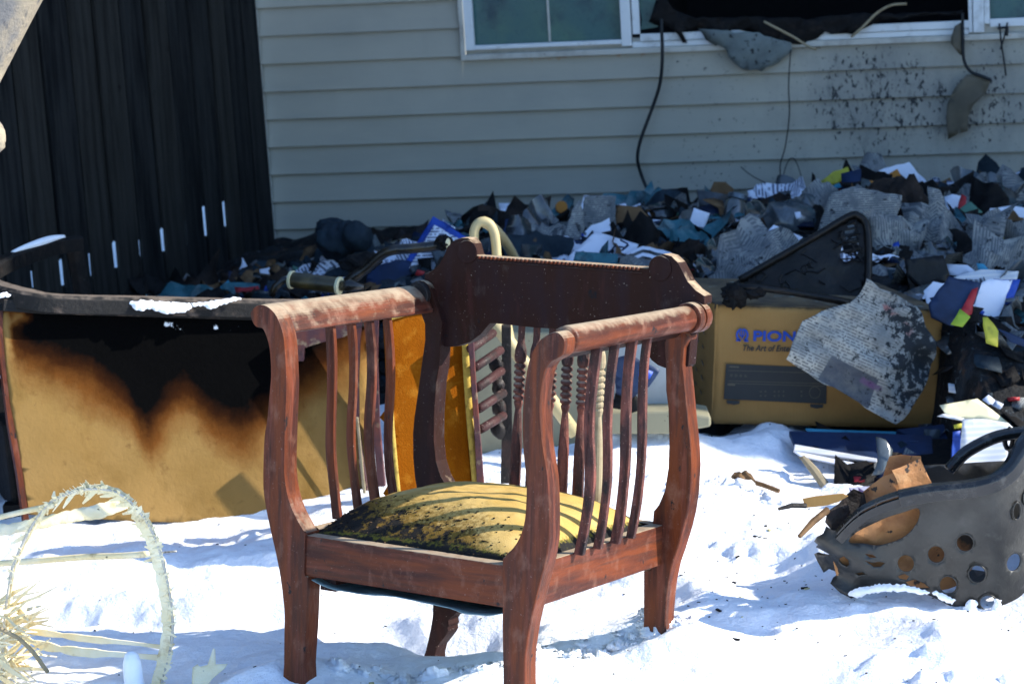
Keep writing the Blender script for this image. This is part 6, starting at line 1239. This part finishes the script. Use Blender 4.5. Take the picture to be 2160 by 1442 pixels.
for i in range(0, len(HPs)-1):                  # coils of the binding and torn ends
    x, y = HPs[i]; nx_, ny_ = HPs[i+1][0]-x, HPs[i+1][1]-y; L_ = math.hypot(nx_, ny_)+1e-9; tx_, ty_ = nx_/L_, ny_/L_; px_, py_ = -ty_, tx_
    for j in range(3):
        if r_.random() < (.35 if 34 < i < 62 or i > 70 else .62): continue
        t = (j+r_.random())/3; cx_, cy_ = x+nx_*t, y+ny_*t; w = r_.uniform(.002, .008); l = r_.uniform(.003, .011); sl_k = r_.uniform(-.9, .9)
        if i > 70: l *= 1.5; cx_ -= r_.uniform(.002, .010)
        o1 = r_.uniform(-.004, .004)
        v = [WP.p(cx_+px_*(l+o1)+tx_*l*sl_k, cy_+py_*(l+o1)+ty_*l*sl_k, r_.uniform(.002, .008)), WP.p(cx_-px_*l-tx_*l*sl_k, cy_-py_*l-ty_*l*sl_k, .004), WP.p(cx_-px_*l*.7+tx_*w, cy_-py_*l*.7+ty_*w, .006), WP.p(cx_+px_*l*.8+tx_*(w+l*sl_k), cy_+py_*l*.8+ty_*(w+l*sl_k), r_.uniform(.003, .010))]
        b.add(v, [(0, 1, 2, 3)])
    if 30 < i < 60 and r_.random() < .7:
        l = r_.uniform(.02, .05); a_ = r_.uniform(3.5, 4.4) if r_.random() < .75 else r_.uniform(.8, 2.2); l *= 1 if a_ > 3 else .35; w = r_.uniform(.002, .005); p0 = WP.p(x, y, r_.uniform(-.004, .006)); d_ = WP.u*math.cos(a_)+WP.v*math.sin(a_)+WP.n*r_.uniform(-.3, .3); s_ = np.cross(d_, WP.n); s_ /= np.linalg.norm(s_); p1 = p0+d_*l; m1 = p0+d_*l*.5+WP.n*r_.uniform(-.006, .008)
        b.add([p0-s_*w, p0+s_*w, m1+s_*w*.9, p1+s_*w*.4, p1-s_*w*.3, m1-s_*w], [(0, 1, 2, 5), (5, 2, 3, 4)])
    if 52 < i < 100 and r_.random() < .75 or r_.random() < .16:
        for j in range(2 if i > 52 else 1):
            l = r_.uniform(.012, .04) if 60 < i < 88 else r_.uniform(.006, .018); a_ = r_.uniform(2.6, 3.7) if i > 52 else r_.uniform(0, 6.3); w = r_.uniform(.0025, .006)
            p0 = WP.p(x, y, r_.uniform(-.004, .006)); d_ = WP.u*math.cos(a_)+WP.v*math.sin(a_)*.6+WP.n*r_.uniform(-.3, .3); s_ = np.cross(d_, WP.n); s_ /= np.linalg.norm(s_)
            p1 = p0+d_*l; m1 = p0+d_*l*.5+WP.n*r_.uniform(-.004, .006)
            b.add([p0-s_*w, p0+s_*w, m1+s_*w*.9, p1+s_*w*.5, p1-s_*w*.4, m1-s_*w], [(0, 1, 2, 5), (5, 2, 3, 4)])
b.build('binding', M['reed'], wb, solid=.0008)
def reed(name, pts, r, flat, dys=0, dye=.25, m=None, rag=0):
    P_ = smoothpoly(pts, 6, False); n_ = len(P_); b = MB(); path = [at(x, y, 4.72+dys+(dye-dys)*i/(n_-1)) for i, (x, y) in enumerate(P_)]
    b.sweep(path, [(-.0016, -r), (.0016, -r), (.0016, r), (-.0016, r)] if flat else [(r*math.cos(t*.785), r*math.sin(t*.785)) for t in range(8)], scale=[1+rag*float(vnoise(np.array([i*.6]), np.array([3.3]))[0]) for i in range(n_)])
    return b.build(name, m or M['reed'], wb, smooth=not flat)
reed('cross_reed', [(310, 1168), (250, 1172), (180, 1174), (80, 1182), (-60, 1192)], .0065, False, 0, .22)
reed('cross_reed', [(372, 1162), (300, 1168), (260, 1171)], .0018, False, 0, .05, M['wire'])
reed('cross_reed', [(358, 1366), (280, 1356), (180, 1346), (80, 1332), (-40, 1320)], .0060, True, 0, .1, rag=.5)
reed('cross_reed', [(356, 1388), (260, 1380), (170, 1374), (90, 1360), (40, 1340)], .0080, True, 0, .06, rag=.5)
reed('cross_reed', [(110, 1066), (60, 1076), (0, 1090), (-60, 1104)], .0055, False, 0, .2)
sheet('reed_band', [(268, 1056), (270, 1070), (245, 1080), (220, 1092), (190, 1096), (140, 1104), (90, 1114), (22, 1127), (-60, 1140), (-60, 1100), (18, 1104), (80, 1092), (140, 1078), (200, 1064), (240, 1054)], tilted(130, 1090, 4.82, 30, 10), M['reed'], parent=wb, thick=.002, curl=.006, rag=.0015, step=.008, spacing=.015)
b = MB(); r_ = random.Random(77)
for k in range(95):                             # burst of torn reeds
    o_ = (r_.uniform(-40, 30), r_.uniform(1270, 1460)); a_ = r_.uniform(-.9, .75); L_ = r_.uniform(30, 105)*(1 if k % 4 else 1.2); w = r_.uniform(.0018, .006)
    p0 = at(o_[0], o_[1], 4.78+r_.uniform(-.08, .12)); p2 = at(o_[0]+L_*math.cos(a_), o_[1]+L_*math.sin(a_)*1.0, 4.74+r_.uniform(-.12, .12)); p1 = p0*.5+p2*.5+np.array([0, 0, r_.uniform(-.006, .012)])
    s_ = np.cross(p2-p0, [r_.uniform(-.4, .4), -1, r_.uniform(-.2, .6)]); s_ /= np.linalg.norm(s_)
    b.add([p0-s_*w, p0+s_*w, p1+s_*w, p2+s_*w*.25, p2-s_*w*.25, p1-s_*w], [(0, 1, 2, 5), (5, 2, 3, 4)])
b.build('splintered_reed', M['reed'], wb, solid=.0009)['kind'] = 'stuff'
reed('bent_cane', [(0, 1325), (38, 1345), (70, 1375), (92, 1405), (100, 1415)], .0042, False, -.06, -.03, M['stick'])
o = sheet('reed_leaf', [(406, 1446), (408, 1410), (416, 1404), (424, 1410), (440, 1404), (450, 1370), (458, 1370), (456, 1402), (478, 1400), (474, 1410), (448, 1430), (440, 1446)], tilted(440, 1425, 4.66, 40, 0), M['reed'], thick=.001, curl=.012, rag=.003, label='pale torn reed leaf lying on the snow left of the chair leg', cat='reed leaf', spacing=.01)
b = MB(); q = at(283, 1440, 4.62); b.lathe(q-np.array([0, 0, .04]), (0, 0, 1), [(0, .020), (.05, .019), (.08, .018), (.098, .013), (.104, .005)], 14); tag(b.build('ice_stub', M['ice'], base=q, smooth=True), 'upright white ice stub at the foot of the wicker frame', 'ice')
# soot flecks on the snow
b = MB(); r_ = random.Random(88)
for k in range(520):
    x = r_.uniform(-1.0, 1.3); y = r_.uniform(4.3, 6.5)
    if k < 200: x = r_.uniform(.2, 1.0); y = r_.uniform(4.7, 5.9)
    z = sz(x, y); s_ = r_.uniform(.0008, .0028) if k % 12 else r_.uniform(.003, .006); a_ = r_.uniform(0, 3.1)
    Rz = np.array([[math.cos(a_), -math.sin(a_), 0], [math.sin(a_), math.cos(a_), 0], [0, 0, 1]]); b.box((x, y, z+s_*.4), s_*r_.uniform(1, 3.5), s_, s_*.6, Rz, mi=0 if k % 9 else 1)
tag(b.build('soot_flecks', [M['char'], M['moss']]), 'tiny black soot flecks and straw bits scattered on the snow', 'flecks', kind='stuff')
# crusty snow clumps along the trodden ridge
b = MB(); r_ = random.Random(99)
for (x0, y0, x1, y1, n_, yy) in ((690, 1405, 1060, 1385, 60, 4.62), (1130, 1350, 1420, 1320, 60, 4.72), (1360, 1300, 1420, 1325, 26, 4.72), (1420, 1000, 1500, 960, 30, 6.2), (1500, 940, 1640, 1000, 50, 6.25), (300, 1262, 160, 1275, 16, 5.05), (900, 1420, 1050, 1400, 20, 4.5)):
    for k in range(n_):
        t = r_.random(); p = ground(x0+(x1-x0)*t+r_.gauss(0, 12), y0+(y1-y0)*t+r_.gauss(0, 7), .06); z = sz(p[0], p[1]); s_ = abs(r_.gauss(0, .007))+.0025
        b.blob((p[0], p[1], z+s_*.1), s_*r_.uniform(.8, 1.6), s_*r_.uniform(.8, 1.5), s_*.8, .55, 14, seed=k, fr=3.5)
tag(b.build('snow_clods', M['snow'], smooth=True), 'broken crusty clods of snow along the trodden ridges', 'snow clods', kind='stuff')

# ------------------------------------------------------------ pale leaning trunk at the top left corner
TY = 4.35
tree = empty('tree', (float(at(-420, 900, TY)[0]), TY, 0), 'leaning pale-barked tree trunk crossing the top left corner', 'tree')
M['bark'] = mat('pale_speckled_bark', (.24, .205, .15), .85, [((.14, .135, .13), 18, .42, .60, (1, 1, .5), 8), ((.08, .08, .085), 60, .56, .68, (1, 1, .6), 8), ((.36, .31, .22), 9, .52, .7)], bump=.004, bscale=90)
c0 = at(-45, 140, TY); c1 = at(35, -12, TY); dr = (c1-c0)/np.linalg.norm(c1-c0)
rad = .083
axis0 = at(0, 205, TY)-np.array([dr[2], 0, -dr[0]])*rad
foot = axis0-dr*(axis0[2]+.1)/dr[2]; path_ = [foot+dr*t+np.array([.012*math.sin(t*2.3), 0, 0]) for t in np.linspace(0, 4.0, 26)]
b = MB(); b.tube(path_, rad, 28, up=(0, 1, 0), scale=[1.25-.12*i/5 if i < 5 else 1.13-.02*(i-5) if i < 7 else 1.0+.03*math.sin(i*1.7)-.012*(i-7) for i in range(26)]); b.build('trunk', M['bark'], tree, smooth=True)
b = MB(); e_ = at(-6, 290, TY); s_ = path_[int(np.argmin([np.linalg.norm(p-e_) for p in path_]))]
b.blob(at(-20, 289, TY-.02), .027, .03, .031, .08, 20, seed=3); b.build('branch_stub', M['bark'], tree, smooth=True)
for (t_, dx, dz, L_) in ((17, -.5, .8, 1.1), (21, .2, .9, .8), (24, -.7, .6, .9)):
    p = path_[t_]; b = MB(); b.tube([p, p+np.array([dx*.4, .1, dz*.5])*L_, p+np.array([dx, .15, dz*1.1])*L_], .03, 8, up=(0, 1, 0), scale=[1, .6, .2]); b.build('branch', M['bark'], tree, smooth=True)
